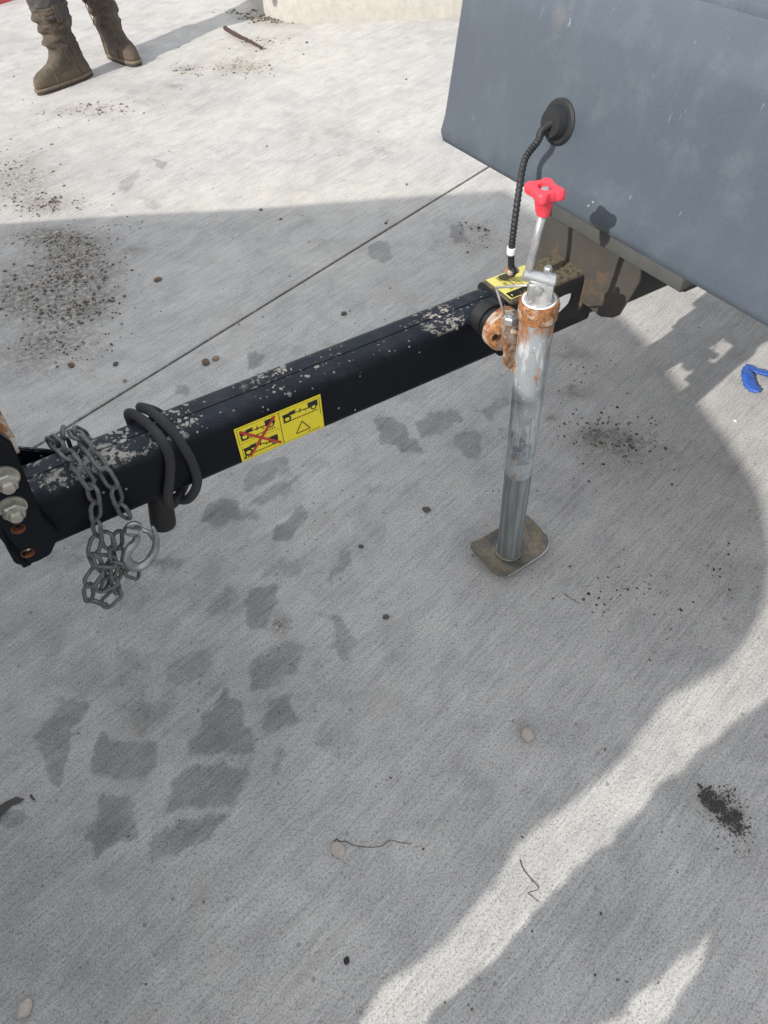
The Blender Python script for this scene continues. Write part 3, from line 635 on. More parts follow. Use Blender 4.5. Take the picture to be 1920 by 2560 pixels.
# canopy ---------------------------------------------------------------
CZ = .71
CA = G(1095, 360, CZ); CB = G(1920, 840, CZ); CE = (CB-CA).normalized(); CH = Vector((-CE.y, CE.x, 0))
if CH.dot(BU) < 0: CH = -CH
UPZ = Vector((0, 0, 1)); AL = R(13)
FD = CH*math.sin(AL)+UPZ*math.cos(AL)           # up along the leaning front face
FN = FD.cross(CE)
if FN.dot(CH) > 0: FN = -FN                       # outward (towards the jack)
def CF(e, f, out=0.0): return CA + CE*e + FD*f + FN*out
SL = .276
prof = []                                         # (horizontal back, up)
def pt(a, b): prof.append((a, b))
pt(1.4, .02); pt(.03, .0); pt(.012, .002); pt(.004, .008); pt(.0015, .02)
for f in (.05, .10, .16, .225): pt(math.sin(AL)*f, math.cos(AL)*f)
for k in range(1, 6):
    a = AL+(R(62)-AL)*k/6; x, z = prof[-1]; d = .0105; pt(x+d*math.sin(a), z+d*math.cos(a))
x, z = prof[-1]; pt(x+.020, z+.0085); pt(x+.026, z+.003); pt(x+.034, z-.01); pt(x+.036, z-.03); pt(1.4, z-.03)
bm = bmesh.new(); rings = []
EW = 1.25
for e, ins in ((0, .010), (.003, .003), (.010, 0), (EW/2, 0), (EW-.01, 0), (EW, .01)):
    rings.append([bm.verts.new(CA+CE*e+CH*(a+ins)+UPZ*(b+(ins if i < 5 else -ins))) for i, (a, b) in enumerate(prof)])
m = len(prof)
for i in range(len(rings)-1):
    for k in range(m): bm.faces.new((rings[i][k], rings[i][(k+1) % m], rings[i+1][(k+1) % m], rings[i+1][k]))
bm.faces.new(rings[0]); bm.faces.new(rings[-1][::-1]); bmesh.ops.recalc_face_normals(bm, faces=bm.faces)
canopy = obj('canopy_body', bm, MAT_CAN, TR, angle=50)
x, z = x+.041, z+.004                              # hinged lid above the groove
bm = bmesh.new(); lp = [(x, z-.03), (x+.001, z+.004), (x+.008, z+.012), (x+.022, z+.02), (x+.35, z+.10), (1.38, z+.12), (1.38, z-.03)]
rings = [[bm.verts.new(CA+CE*e+CH*a+UPZ*b) for a, b in lp] for e in (.01, EW-.01)]
for k in range(len(lp)): bm.faces.new((rings[0][k], rings[0][(k+1) % len(lp)], rings[1][(k+1) % len(lp)], rings[1][k]))
bm.faces.new(rings[0]); bm.faces.new(rings[1][::-1]); bmesh.ops.recalc_face_normals(bm, faces=bm.faces)
obj('canopy_lid', bm, MAT_CAN, TR, angle=50)
# return flange, seal and front cross plate under the canopy
q0 = (onpl(1352, 520, CA, UPZ)-CA).dot(CE); q1 = (onpl(1672, 715, CA, UPZ)-CA).dot(CE)
mf = simple('grey_return_flange', (.075, .078, .078), .6, 0, .15, 40, .1)
bm = bmesh.new(); box(bm, CA+CE*((q0+q1)/2)+CH*.040-UPZ*.012, (CE, CH, UPZ), ((q1-q0)/2, .024, .0115), .002); obj('return_flange', bm, mf, TR, angle=40)
bm = bmesh.new(); box(bm, CA+CE*((q0+q1)/2)+CH*.047-UPZ*.027, (CE, CH, UPZ), ((q1-q0)/2-.004, .022, .0035), .001); obj('rubber_seal', bm, MAT_BLACK, TR, angle=40)
PS = .205; bm = bmesh.new()
pl = [onL(x, y, 0, PS) for x, y in ((1326, 700), (1345, 620), (1358, 555), (1372, 540), (1600, 672), (1597, 706), (1546, 789), (1530, 795), (1500, 792), (1455, 757), (1448, 775), (1380, 790), (1340, 770))]
prism(bm, pl, BU*.005); bmesh.ops.bevel(bm, geom=bm.edges[:], offset=.001, segments=1, affect='EDGES')
obj('front_cross_plate', bm, MAT_PLATE, TR, angle=30)
bm = bmesh.new(); box(bm, L(.60, 0, .06), (BU, BN, BW), (.36, .11, .05), .01); box(bm, L(.70, -.15, .085), (BU, BN, BW), (.40, .03, .03), .005); box(bm, L(.78, .15, .085), (BU, BN, BW), (.40, .03, .03), .005)
obj('underframe', bm, MAT_UNDER, TR, angle=40)
bm = bmesh.new(); box(bm, L(.30, -.02, -.046), (BU, BN, BW), (.16, .012, .005), .002); obj('brake_rod_guide', bm, simple('muddy_brown_rod', (.10, .07, .03), .8), TR, angle=40)
for sd in (-1, 1):                                # wheels far back under the canopy
    c = L(1.05, 0, 0)+BN*(sd*.62); c.z = .30; bm = bmesh.new()
    lathe(bm, c-BN*.09, BN, [(0, .17), (.0, .26), (.015, .292), (.05, .30), (.13, .30), (.165, .292), (.18, .26), (.18, .17)], 40)
    wh = obj('wheel', bm, MAT_BLACK, TR, angle=40)
    bm = bmesh.new(); lathe(bm, c-BN*(.092*1), BN, [(0, .05), (.0, .168), (.184, .168), (.184, .05)], 28); obj('rim', bm, MAT_ROD, wh, angle=30)
bm = bmesh.new(); tube(bm, [Vector((*(L(1.05, -.62, 0)).xy, .30)), Vector((*(L(1.05, .62, 0)).xy, .30))], .03, 12); obj('axle', bm, MAT_UNDER, TR)
# hose boot and corrugated hose with white tape
f0 = onpl(1398, 305, CA, FN); bm = bmesh.new()
lathe(bm, f0-FN*.001, FN, [(0, .031), (.003, .031), (.006, .028), (.006, .023), (.014, .021), (.020, .019), (.020, .001)], 32)
obj('rubber_boot', bm, MAT_BLACK, TR, angle=40)
hp = [f0+FN*.014, f0+FN*.034+UPZ*-.01, onpl(1345, 352, f0+FN*.045, CH), onpl(1312, 400, f0+FN*.055, CH), onpl(1297, 480, f0+FN*.085, CH), onpl(1286, 560, f0+FN*.10, CH), onpl(1279, 620, f0+FN*.105, CH), onpl(1278, 664, f0+FN*.10, CH), onpl(1281, 684, f0+FN*.095, CH), L(.085, .060, .03)]
hc = catmull(hp, 26); bm = bmesh.new(); tube(bm, hc, [.0056 if (i//2) % 2 else .0047 for i in range(len(hc))], 14)
hose = obj('corrugated_hose', bm, MAT_BLACK, TR, angle=80)
k = min(range(len(hc)), key=lambda i: (hc[i]-onpl(1279, 634, f0+FN*.105, CH)).length)
bm = bmesh.new(); tube(bm, hc[k-7:k+2], .0074, 16); obj('white_tape', bm, MAT_WHITE, hose)
bm = bmesh.new(); box(bm, onpl(1279, 676, f0+FN*.097, CH), (BU, BN, BW), (.010, .009, .004), .002); obj('hose_clip', bm, MAT_RUST, hose)

# jack stand -----------------------------------------------------------
AX = Vector((FOOT.x, FOOT.y, 0)); Z = UPZ
def A3(z, a=0, b=0): return AX+Z*z+BU.xy.to_3d()*a+BN*b
def px_r(y, w):     # radius from apparent width at the height seen at y
    return w
zs = {}
def zat(y):
    lo, hi = 0.0, 1.2
    for _ in range(40):
        m_ = (lo+hi)/2; v = AX+Z*m_-CAM; yy = 1280-FPX*v.dot(U_)/v.dot(F_)
        if yy > y: lo = m_
        else: hi = m_
    return (lo+hi)/2
def radpx(y, w):
    v = AX+Z*zat(y)-CAM; return w/2*v.dot(F_)/FPX
RO = (radpx(807, 89)+radpx(1132, 70))/2; RI = (radpx(1188, 62)+radpx(1356, 57))/2
RI *= 1.06; z_in, z_top = zat(1176), zat(752)
JR = bmesh.new()
lathe(JR, AX, Z, [(z_in, RO-.003), (z_in-.001, RO-.001), (z_in, RO), (z_top-.05, RO), (z_top-.002, RO), (z_top, RO-.001)], 48)
jack = obj('jack_tube', JR, MAT_GALV, TR, angle=50)
bm = bmesh.new(); lathe(bm, AX, Z, [(.012, RI+.001), (.02, RI), (z_in+.03, RI)], 40); obj('inner_tube', bm, MAT_INNER, jack, angle=50)
zc = zat(790)
bm = bmesh.new(); lathe(bm, AX, Z, [(zc, RO), (zc+.0005, RO+.0028), (zc+.012, RO+.0035), (zc+.022, RO+.0028), (z_top, RO+.003), (z_top+.003, RO+.001), (z_top+.003, RO-.006), (z_top-.008, RO-.009), (z_top-.008, .004)], 48)
obj('rusty_collar', bm, MAT_RUST2, jack, angle=50)
bm = bmesh.new(); tube(bm, [A3(z_top+.002)+Vector((math.cos(a), math.sin(a), 0))*(RO-.003) for a in [k*math.pi/20 for k in range(40)]], .0022, 8, closed=True); obj('worn_rim', bm, MAT_WHITE, jack)
# gear head casting and crank axle
zh = z_top+.004; hd = bmesh.new()
cf = (CAM-A3(.7)); cf.z = 0; cf.normalize(); cr = Vector((-cf.y, cf.x, 0))   # towards camera, to its right
lathe(hd, A3(zh-.006), Z, [(0, .020), (.006, .022), (.012, .019), (.024, .019), (.030, .016)], 28)
box(hd, A3(zh+.016), (cr, cf, Z), (.018, .016, .016), .004)
head = obj('gear_head', hd, MAT_ZINC, jack, angle=40)
bm = bmesh.new(); e0 = onpl(1308, 684, A3(0)+cf*.004, cf); e1 = onpl(1388, 705, A3(0)+cf*.004, cf); axd = (e1-e0).normalized()
lathe(bm, e0, axd, [(0, .006), (.001, .0085), ((e1-e0).length-.012, .0088), ((e1-e0).length-.011, .0108), ((e1-e0).length-.002, .0108), ((e1-e0).length, .009)], 20)
obj('crank_axle', bm, MAT_ZINC, jack, angle=40)
bm = bmesh.new(); lathe(bm, onpl(1369, 682, A3(0)-cf*.010, cf), Z, [(0, .006), (.008, .0062), (.010, .0045)], 6); obj('head_bolt', bm, MAT_ROD, jack, angle=30)
bm = bmesh.new(); lathe(bm, onpl(1346, 728, A3(0)+cf*.0175, cf), cf, [(0, .007), (.003, .0065), (.004, .004)], 16); obj('grease_cap', bm, MAT_ROD, jack, angle=30)
r0 = onpl(1318, 694, A3(0)+cf*.004, cf); r1 = onpl(1358, 529, A3(0)+cf*.0, cf)
bm = bmesh.new(); tube(bm, [r0, r0.lerp(r1, .08)+Z*.0, r0.lerp(r1, .5), r1], [.0062, .0058, .0056, .0056], 16)
obj('crank_rod', bm, MAT_ROD, jack)
# red star knob: four lobes
kd = (r1-r0).normalized(); kx = cr-kd*cr.dot(kd); kx.normalize(); ky = kd.cross(kx)
kb = r1-kd*.002; bm = bmesh.new(); rings = []; NS = 64
kt = onpl(1363, 466, A3(0), cf); kd = (kt-kb).normalized(); kl = (kt-kb).length
def lob(a, base, amp): return base+amp*max(-.55, math.cos(4*a))**1 if math.cos(4*a) > -.55 else base-amp*.55
levels = [(-.002, .0085, 0), (.002, .0100, 0), (.5*kl, .0125, .0), (.62*kl, .0165, .002), (.66*kl, .0200, .0046), (.70*kl, .0212, .0052), (kl-.003, .0212, .0052), (kl, .0196, .0048), (kl+.0005, .0135, .0022), (kl-.0002, .0095, 0), (kl-.006, .0085, 0), (kl-.006, .001, 0)]
for d, b, am in levels:
    rings.append([bm.verts.new(kb+kd*d+(kx*math.cos(2*math.pi*k/NS)+ky*math.sin(2*math.pi*k/NS))*lob(2*math.pi*k/NS+.12, b, am)) for k in range(NS)])
for i in range(len(rings)-1):
    for k in range(NS): bm.faces.new((rings[i][k], rings[i][(k+1) % NS], rings[i+1][(k+1) % NS], rings[i+1][k]))
bm.faces.new(rings[0][::-1]); bmesh.ops.recalc_face_normals(bm, faces=bm.faces)
obj('red_knob', bm, MAT_RED, jack, angle=45)
bm = bmesh.new(); lathe(bm, kb+kd*(kl-.006), kd, [(0, .0058), (.003, .0058), (.0045, .004), (.0048, .0015)], 18); obj('knob_bolt', bm, MAT_ROD, jack, angle=40)
# swivel mount: stub, perforated cup, folded bracket, nut, spring pin
ms = onL(1252, 838, 1, -.098)
ml = ms-BO; sm, hm = ml.dot(BU)+.0, ml.dot(BW)
def LM(s, t, h): return L(sm+s, t, hm+h)
bm = bmesh.new(); lathe(bm, LM(.012, -HW+.002, 0), -BN, [(0, .029), (.022, .029), (.023, .025), (.045, .025)], 32); obj('mount_stub', bm, MAT_UNDER, jack, angle=40)
bm = bmesh.new(); lathe(bm, LM(.014, -.074, 0), -BN, [(0, .031), (.002, .0345), (.020, .0350), (.027, .032), (.031, .026), (.032, .006)], 40)
cup = obj('mount_cup', bm, MAT_RUST, jack, angle=40)
hc_ = LM(-.004, -.1045, -.006); bm = bmesh.new()
d1 = (CAM-hc_).normalized()
hq = onL(1237, 843, 1, -.1058)
lathe(bm, hq, -BN, [(0, .0058), (.0008, .0058)], 18); obj('cup_hole', bm, simple('dark_hole', (.02, .012, .01), .9), jack, smooth=False)
bm = bmesh.new()
bl = onL(1262, 905, 1, -.122); bt = onL(1268, 832, 1, -.122)
def brk(xy, t0, t1, name, th=.004):
    b_ = bmesh.new(); prism(b_, [onL(x, y, 1, t0) for x, y in xy], BN*(t1-t0)); bmesh.ops.bevel(b_, geom=b_.edges[:], offset=.001, segments=2, affect='EDGES'); return obj(name, b_, MAT_RUST, jack, angle=40)
brk([(1264, 838), (1293, 838), (1298, 932), (1262, 915)], -.128, -.122, 'mount_bracket')
side = bmesh.new(); box(side, (onL(1294, 838, 1, -.128)+onL(1299, 928, 1, -.128))/2+BN*.0-BU*.002, (BU, BN, BW), (.0032, .022, .036), .001); obj('mount_bracket', side, MAT_RUST, jack, angle=40)
fin = bmesh.new(); c_ = (onL(1308, 842, 1, -.150)+onL(1310, 932, 1, -.150))/2; box(fin, c_-BU*.002, (BU, BN, BW), (.006, .012, .037), .002); obj('weld_fin', fin, MAT_RUST, jack, angle=40)
bm = bmesh.new(); nc = onL(1275, 800, 2, hm+.036); lathe(bm, nc-BW*.004, BW, [(0, .011), (.009, .011), (.0115, .009)], 6); lathe(bm, nc-BW*.004+BW*.0117, BW, [(0, .006), (.003, .005)], 14); obj('mount_nut', bm, MAT_ROD, jack, angle=30)
w0 = onL(1262, 790, 2, hm+.040); w1 = onL(1240, 719, 1, -.085); w2 = onpl(1318, 713, A3(0)+cf*.012, cf)
bm = bmesh.new(); tube(bm, [w0, w0.lerp(w1, .5), w1-(w1-w0)*.04, w1, w1+(w2-w1)*.04, w2], .0019, 8); obj('spring_pin', bm, MAT_ROD, jack)
# foot plate
fa, fb, fc_ = G(1163, 1373, .012), G(1243, 1461, .012), G(1384, 1372, .012)
ex, ey = (fc_-fb), (fa-fb); lx, ly = ex.length/2, ey.length/2; ex.normalize(); ey = (ey-ex*ey.dot(ex)).normalized()
fcn = Vector(((fa+fc_)/2).xy.to_3d()); N1, N2 = 26, 18; bm = bmesh.new()
def fpz(u, v): return .0065+.10*max(0, abs(u)-.45)**1.9+.020*max(0, abs(v)-.6)**1.5*2.0-.0*u
def fpt(u, v, dz):
    cu, cv = u, v; r = .34                         # rounded corners
    au, av = abs(u), abs(v); ru = 1-r; rv = 1-r*lx/ly
    if au > ru and av > rv:
        du, dv = (au-ru)/r, (av-rv)/(r*lx/ly); m_ = max(du, dv); l = math.hypot(du, dv)
        if l > 0: du, dv = du/l*m_, dv/l*m_
        cu = math.copysign(ru+du*r, u); cv = math.copysign(rv+dv*r*lx/ly, v)
    return fcn+ex*(cu*lx)+ey*(cv*ly)+Z*(fpz(cu, cv)+dz)
g1 = [[bm.verts.new(fpt(-1+2*i/N1, -1+2*j/N2, .0)) for j in range(N2+1)] for i in range(N1+1)]
g2 = [[bm.verts.new(fpt(-1+2*i/N1, -1+2*j/N2, -.0045)) for j in range(N2+1)] for i in range(N1+1)]
for i in range(N1):
    for j in range(N2):
        bm.faces.new((g1[i][j], g1[i+1][j], g1[i+1][j+1], g1[i][j+1])); bm.faces.new((g2[i][j], g2[i][j+1], g2[i+1][j+1], g2[i+1][j]))
for i in range(N1):
    bm.faces.new((g1[i][0], g2[i][0], g2[i+1][0], g1[i+1][0])); bm.faces.new((g1[i][N2], g1[i+1][N2], g2[i+1][N2], g2[i][N2]))
for j in range(N2):
    bm.faces.new((g1[0][j], g1[0][j+1], g2[0][j+1], g2[0][j])); bm.faces.new((g1[N1][j], g2[N1][j], g2[N1][j+1], g1[N1][j+1]))
obj('foot_plate', bm, MAT_FOOT, jack, angle=50)
bm = bmesh.new(); tube(bm, [A3(.0125)+Vector((math.cos(a), math.sin(a), 0))*(RI+.0015)+Z*.0012*math.sin(a*11) for a in [k*math.pi/24 for k in range(48)]], .0034, 8, closed=True); obj('weld_bead', bm, MAT_FOOT, jack)
bm = bmesh.new(); tube(bm, [A3(z_in+.001)+Vector((math.cos(a), math.sin(a), 0))*(RO-.0022) for a in [k*math.pi/24 for k in range(48)]], .0018, 6, closed=True); obj('dark_lower_rim', bm, MAT_UNDER, jack)  # dark bead just inside the outer tube's lower end
bm = bmesh.new(); tube(bm, [fpt(-.62+1.25*k/20, -1.0, .0004) for k in range(21)]+[fpt(.78, -1.0, .0004), fpt(.9, -.99, .0004), fpt(1.0, -.9, .0004), fpt(1.0, -.6, .0004), fpt(1.0, -.2, .0004)], .0011, 6); obj('bright_edge', bm, MAT_ZINC, jack)  # bright metal bead along two edges of the plate

# ------------------------------------------------------------------ chain over the bar
CHN = empty('safety_chain', L(-.68, 0, HH)); tag(CHN, 'grey steel safety chain looped twice over the drawbar with its tail knotted below', 'chain')
LL, LWd, LR = .0400, .0235, .0031
def link_mesh():
    bm = bmesh.new(); pts = []; st = (LL-LWd)/2; r = LWd/2-LR
    for k in range(9): a = -math.pi/2+math.pi*k/8; pts.append(Vector((st+r*math.cos(a), r*math.sin(a), 0)))
    for k in range(9): a = math.pi/2+math.pi*k/8; pts.append(Vector((-st+r*math.cos(a), r*math.sin(a), 0)))
    tube(bm, pts, LR, 8, closed=True); me = bpy.data.meshes.new('link'); bm.to_mesh(me); bm.free()
    me.materials.append(MAT_CHAIN); me.polygons.foreach_set('use_smooth', [True]*len(me.polygons)); return me
LM_ = link_mesh()
def resample(path, step):
    out = [path[0]]; acc = 0
    for i in range(1, len(path)):
        a, b = path[i-1], path[i]; d = (b-a).length; pos = 0
        while acc+d-pos >= step:
            pos += step-acc; out.append(a.lerp(b, pos/d)); acc = 0
        acc += d-pos
    return out
def chain(pts, nrm, ph=0, jit=.25, seed=1):
    r_ = random.Random(seed); pitch = LL-2*LR-.001
    q = resample(catmull(pts, 12), pitch)
    for i in range(len(q)-1):
        c = (q[i]+q[i+1])/2; x = (q[i+1]-q[i]).normalized(); n = nrm-x*nrm.dot(x); n.normalize()
        a = R(45 if (i+ph) % 2 else -45)+r_.uniform(-jit, jit); y = n.cross(x)
        zz = n*math.cos(a)+y*math.sin(a); yy = zz.cross(x)
        o = bpy.data.objects.new('link', LM_); COL.objects.link(o); o.parent = CHN
        Mx = Matrix((x, yy, zz)).transposed().to_4x4(); Mx.translation = c-CHN.location; o.matrix_basis = Mx
T = HH+.008; S = -HW-.014
top = lambda x, y, k=0: onL(x, y, 2, T+k)
sid = lambda x, y, k=0: onL(x, y, 1, S-k)
chain([L(-.70, .05, .0), L(-.70, .055, .035), top(128, 1098, .004), top(165, 1130, .004), sid(205, 1180), sid(232, 1222), sid(240, 1290), sid(243, 1345), sid(232, 1385, .004), sid(250, 1425, .008)], -BN*.7+BW*.7, 0, .15, 1)
chain([L(-.655, .05, .0), L(-.655, .055, .035), top(180, 1078, .008), top(222, 1120, .006), top(250, 1160, .004), sid(282, 1212), sid(300, 1262), sid(322, 1305), sid(335, 1325, .004)], -BN*.7+BW*.7, 1, .15, 2)
chain([L(-.69, .05, .02), top(150, 1075, .014), top(190, 1105, .014)], BW, 1, .3, 3)
chain([sid(250, 1420, .004), sid(232, 1442, .008), sid(216, 1470, .01), sid(226, 1500, .012), sid(258, 1512, .010), sid(290, 1496, .006), sid(294, 1460, .002), sid(268, 1432, -.006), sid(240, 1412, -.01)], -BN, 0, .2, 4)
chain([sid(240, 1400, .012), sid(275, 1395, .014), sid(300, 1420, .012), sid(345, 1436, .006), sid(352, 1432, -.004)], -BN, 1, .3, 5)
chain([sid(292, 1330, -.002), sid(296, 1370, .0), sid(282, 1402, .006), sid(300, 1440, .008), sid(262, 1462, .010), sid(232, 1478, .006)], -BN, 1, .5, 8)
chain([sid(262, 1330, -.002), sid(270, 1365, .002), sid(290, 1388, .006), sid(270, 1440, .002), sid(255, 1480, .0), sid(240, 1495, .006)], -BN, 0, .4, 6)
bm = bmesh.new(); hk = catmull([sid(x, y, .012) for x, y in ((337, 1321), (341, 1349), (320, 1376), (316, 1400), (337, 1416), (364, 1407), (386, 1378), (390, 1345), (381, 1316))], 8); n_ = len(hk)
tube(bm, hk, [float(np.interp(i/(n_-1)*8, range(9), (.0045, .0058, .0072, .0082, .0088, .0080, .0066, .0050, .0022))) for i in range(n_)], 14)
hook = obj('hook', bm, MAT_HOOK, CHN)
bm = bmesh.new(); c = sid(333, 1322, .012); tube(bm, [c+(BU*math.cos(a)+BW*math.sin(a)*1.15)*.0098 for a in [k*math.pi/12 for k in range(24)]], .0036, 10, closed=True); obj('hook_eye', bm, MAT_HOOK, hook)
bm = bmesh.new(); lathe(bm, sid(312, 1325, .020), (BU*.6-BW*.6), [(0, .006), (.018, .006), (.019, .008), (.023, .008)], 12); obj('clevis_pin', bm, MAT_HOOK, hook, angle=40)
bm = bmesh.new(); tube(bm, [sid(345, 1322, .014), sid(372, 1330, .015), sid(386, 1348, .014)], .0022, 6, squash=2); obj('latch', bm, MAT_HOOK, hook)

# ------------------------------------------------------------------ cord wound round the bar with its plug
CRD = empty('coiled_cord', L(-.57, 0, HH)); tag(CRD, 'thick black braided cord wound twice round the drawbar with a plug hanging beneath', 'cord')
rc = .0072; T2 = HH+rc; S2 = -HW-rc
tp = lambda x, y, k=0: onL(x, y, 2, T2+k)
sd_ = lambda x, y, k=0: onL(x, y, 1, S2-k)
pts = [L(-.615, 0, -HH-.03), L(-.605, .03, -HH-.012), L(-.60, HW+.010, -.02), L(-.592, HW+.008, .03), tp(322, 1034, .004), tp(345, 1042, .003), tp(378, 1068, .001), sd_(410, 1110), sd_(425, 1150), sd_(424, 1200), sd_(420, 1240), sd_(428, 1262, -.004), L(-.575, -.03, -HH-.012), L(-.55, .0, -HH-.010), L(-.545, .035, -HH-.006), L(-.545, HW+.010, 0), L(-.55, HW+.008, .035), tp(352, 1018, .006), tp(378, 1030, .003), tp(420, 1068, .001), sd_(462, 1122), sd_(484, 1165), sd_(493, 1205), sd_(480, 1238, .001), sd_(455, 1250, -.012), L(-.60, -.005, -HH-.012)]
bm = bmesh.new(); tube(bm, catmull(pts, 10), rc, 16); obj('cable', bm, MAT_CORD, CRD)
bm = bmesh.new(); pa = L(-.598, -.012, -HH-.004); pb = L(-.612, -.012, -HH-.078)
lathe(bm, pa, pb-pa, [(0, .010), (.006, .017), (.012, .0185), (.066, .0200), (.072, .0195), (.075, .017)], 32); obj('plug', bm, simple('plug_rubber', (.010, .010, .010), .6), CRD, angle=40)

# ------------------------------------------------------------------ people
def skin_mesh(name, verts, edges, mat, parent, lv=2, root=0):
    me = bpy.data.meshes.new(name); off = wloc(parent) if parent else Vector()
    me.from_pydata([tuple(Vector(v[:3])-off) for v in verts], edges, []); o = bpy.data.objects.new(name, me); COL.objects.link(o); o.parent = parent
    sk = o.modifiers.new('skin', 'SKIN'); sk.use_smooth_shade = True
    for i, v in enumerate(verts):
        d = me.skin_vertices[0].data[i]; r_ = v[3]; d.radius = (r_, r_) if not hasattr(r_, '__len__') else r_; d.use_root = (i == root)
    sb = o.modifiers.new('sub', 'SUBSURF'); sb.levels = sb.render_levels = lv; me.materials.append(mat)
    return o
SKIN = simple('skin', (.45, .27, .19), .5, 0, .1, 60, .05)
def m_trouser():
    s = NT('dusty_grey_trousers'); n = s.noise(16, 5, .7); w = s.noise(600, 2)
    c = s.mix(n, (.035, .034, .036), (.085, .08, .08)); return s.out(c, .85, 0, s.bump(n, .9, .02, s.bump(w, .3, .001)))
TROU = m_trouser(); JACK = simple('orange_work_jacket', (.55, .22, .05), .8, 0, .2, 40, .2); HATM = simple('white_hard_hat', (.75, .75, .72), .35)
def m_boot():
    s = NT('muddy_brown_leather'); n = s.noise(15, 6, .7, dist=.5); f = s.noise(120, 5, .75); z = s.n('ShaderNodeSeparateXYZ', ins={0: s.co}).outputs[2]
    c = s.ramp(n, [(.3, (.028, .021, .015)), (.5, (.062, .047, .034)), (.7, (.115, .090, .065))]); c = s.mix(s.ramp(f, [(.48, 0.0), (.7, .55)]), c, (.18, .145, .105))
    c = s.mix(s.ramp(s.math('ADD', z, s.math('MULTIPLY', n, .08)), [(.05, .5), (.12, 0.0)]), c, (.20, .145, .10))
    return s.out(c, .8, 0, s.bump(f, .6, .002))
BOOT = m_boot(); SOLE = simple('dusty_tan_sole', (.15, .115, .08), .85, 0, .3, 50, .4); SOLEB = simple('dark_outsole', (.05, .043, .035), .9, 0, .3, 50, .3)
def boot(parent, ankle, fdir, lean, seed, top=.33):
    """ankle: ground point below the shin, fdir: toe direction, lean: shaft drift per metre"""
    KB = 1.10; f = fdir.normalized(); sdv = Vector((-f.y, f.x, 0)); r_ = random.Random(seed)
    def ring(bm, z, back, front, hw, c=Vector(), e=2.3, toe=1.0, n=40, jit=0):
        vs2 = []; back, front, hw = back*KB, front*KB, hw*KB
        for k in range(n):
            a = 2*math.pi*k/n; ca_, sa_ = math.cos(a), math.sin(a)
            lx_ = front if ca_ > 0 else back; x = math.copysign(abs(ca_)**(2/e), ca_)*lx_; waist = 1.0
            if ca_ > 0: waist = 1.0-.10*math.sin(math.pi*min(1, x/max(front, 1e-3)))*(1 if front > .12 else 0)+(.10*(x/front) if front > .12 else 0)
            y = math.copysign(abs(sa_)**(2/e), sa_)*hw*waist
            p = ankle+c+f*x+sdv*y; p.z = z
            if jit:
                q = mnoise.noise(Vector((x*18+seed*7, y*18, z*34)))*jit+mnoise.noise(Vector((x*40, y*30+seed, z*90)))*jit*.5
                dv = (f*x+sdv*y); 
                if dv.length > 0: p += dv.normalized()*q
            vs2.append(bm.verts.new(p))
        return vs2
    def skinr(bm, rs, cap0=True, cap1=True):
        for i in range(len(rs)-1):
            n = len(rs[i])
            for k in range(n): bm.faces.new((rs[i][k], rs[i][(k+1) % n], rs[i+1][(k+1) % n], rs[i+1][k]))
        if cap0: bm.faces.new(rs[0][::-1])
        if cap1: bm.faces.new(rs[-1])
    bm = bmesh.new(); rs = []
    # (z, back, front, halfwidth)
    for z, b, fr, hw in [(.024, .078, .205, .048), (.040, .078, .206, .050), (.055, .076, .204, .050), (.070, .073, .196, .049), (.082, .071, .176, .048), (.092, .069, .142, .046), (.104, .069, .112, .047), (.124, .067, .088, .049), (.15, .067, .074, .053)]:
        rs.append(ring(bm, z, b, fr, hw*1.06, e=2.15, jit=.006))
    z = .165
    while z < top:
        k = (z-.165)/(top-.165); wr = .0065*math.sin(z*130+seed)*(1-k*.5)+.003*math.sin(z*61)-.010*math.exp(-((z-.185)/.022)**2)
        rs.append(ring(bm, z, .068+.010*k+wr, .072+.008*k-wr, .056+.014*k, c=lean*(z-.15), e=2.0, jit=.016)); z += .006
    skinr(bm, rs, True, True)
    b = obj('boot', bm, BOOT, parent)
    bm = bmesh.new(); rs = [ring(bm, zz, .083*k, .213*k, .0535*k, e=2.2) for zz, k in ((.014, 1.0), (.017, 1.01), (.024, 1.01), (.027, .985))]; skinr(bm, rs); obj('welt', bm, SOLE, b, angle=50)
    bm = bmesh.new(); rs = [ring(bm, zz, .081, .209, .052, e=2.2) for zz in (.0, .0155)]; skinr(bm, rs); obj('outsole', bm, SOLEB, b, angle=50)
    def seam(pts, r=.0022, m=SOLEB):
        bm = bmesh.new(); tube(bm, catmull(pts, 6), r, 6); obj('seam', bm, m, b)
    W = lambda x, y, z: ankle+f*x+sdv*y+Z*z
    for sg in (-1, 1):
        seam([W(-.02, sg*.060, .03), W(-.005, sg*.058, .09), W(-.01, sg*.064, .15), W(-.01, sg*.074, .22), W(-.005, sg*.080, .30)])
        bm = bmesh.new(); box(bm, W(.0, sg*.083, .30), (f, sdv, Z), (.014, .003, .035), .002); obj('pull_strap', bm, BOOT, b)
    seam([W(.125, -.056, .035), W(.118, -.045, .075), W(.112, 0, .104), W(.118, .045, .075), W(.125, .056, .035)], .003, BOOT)
    return b
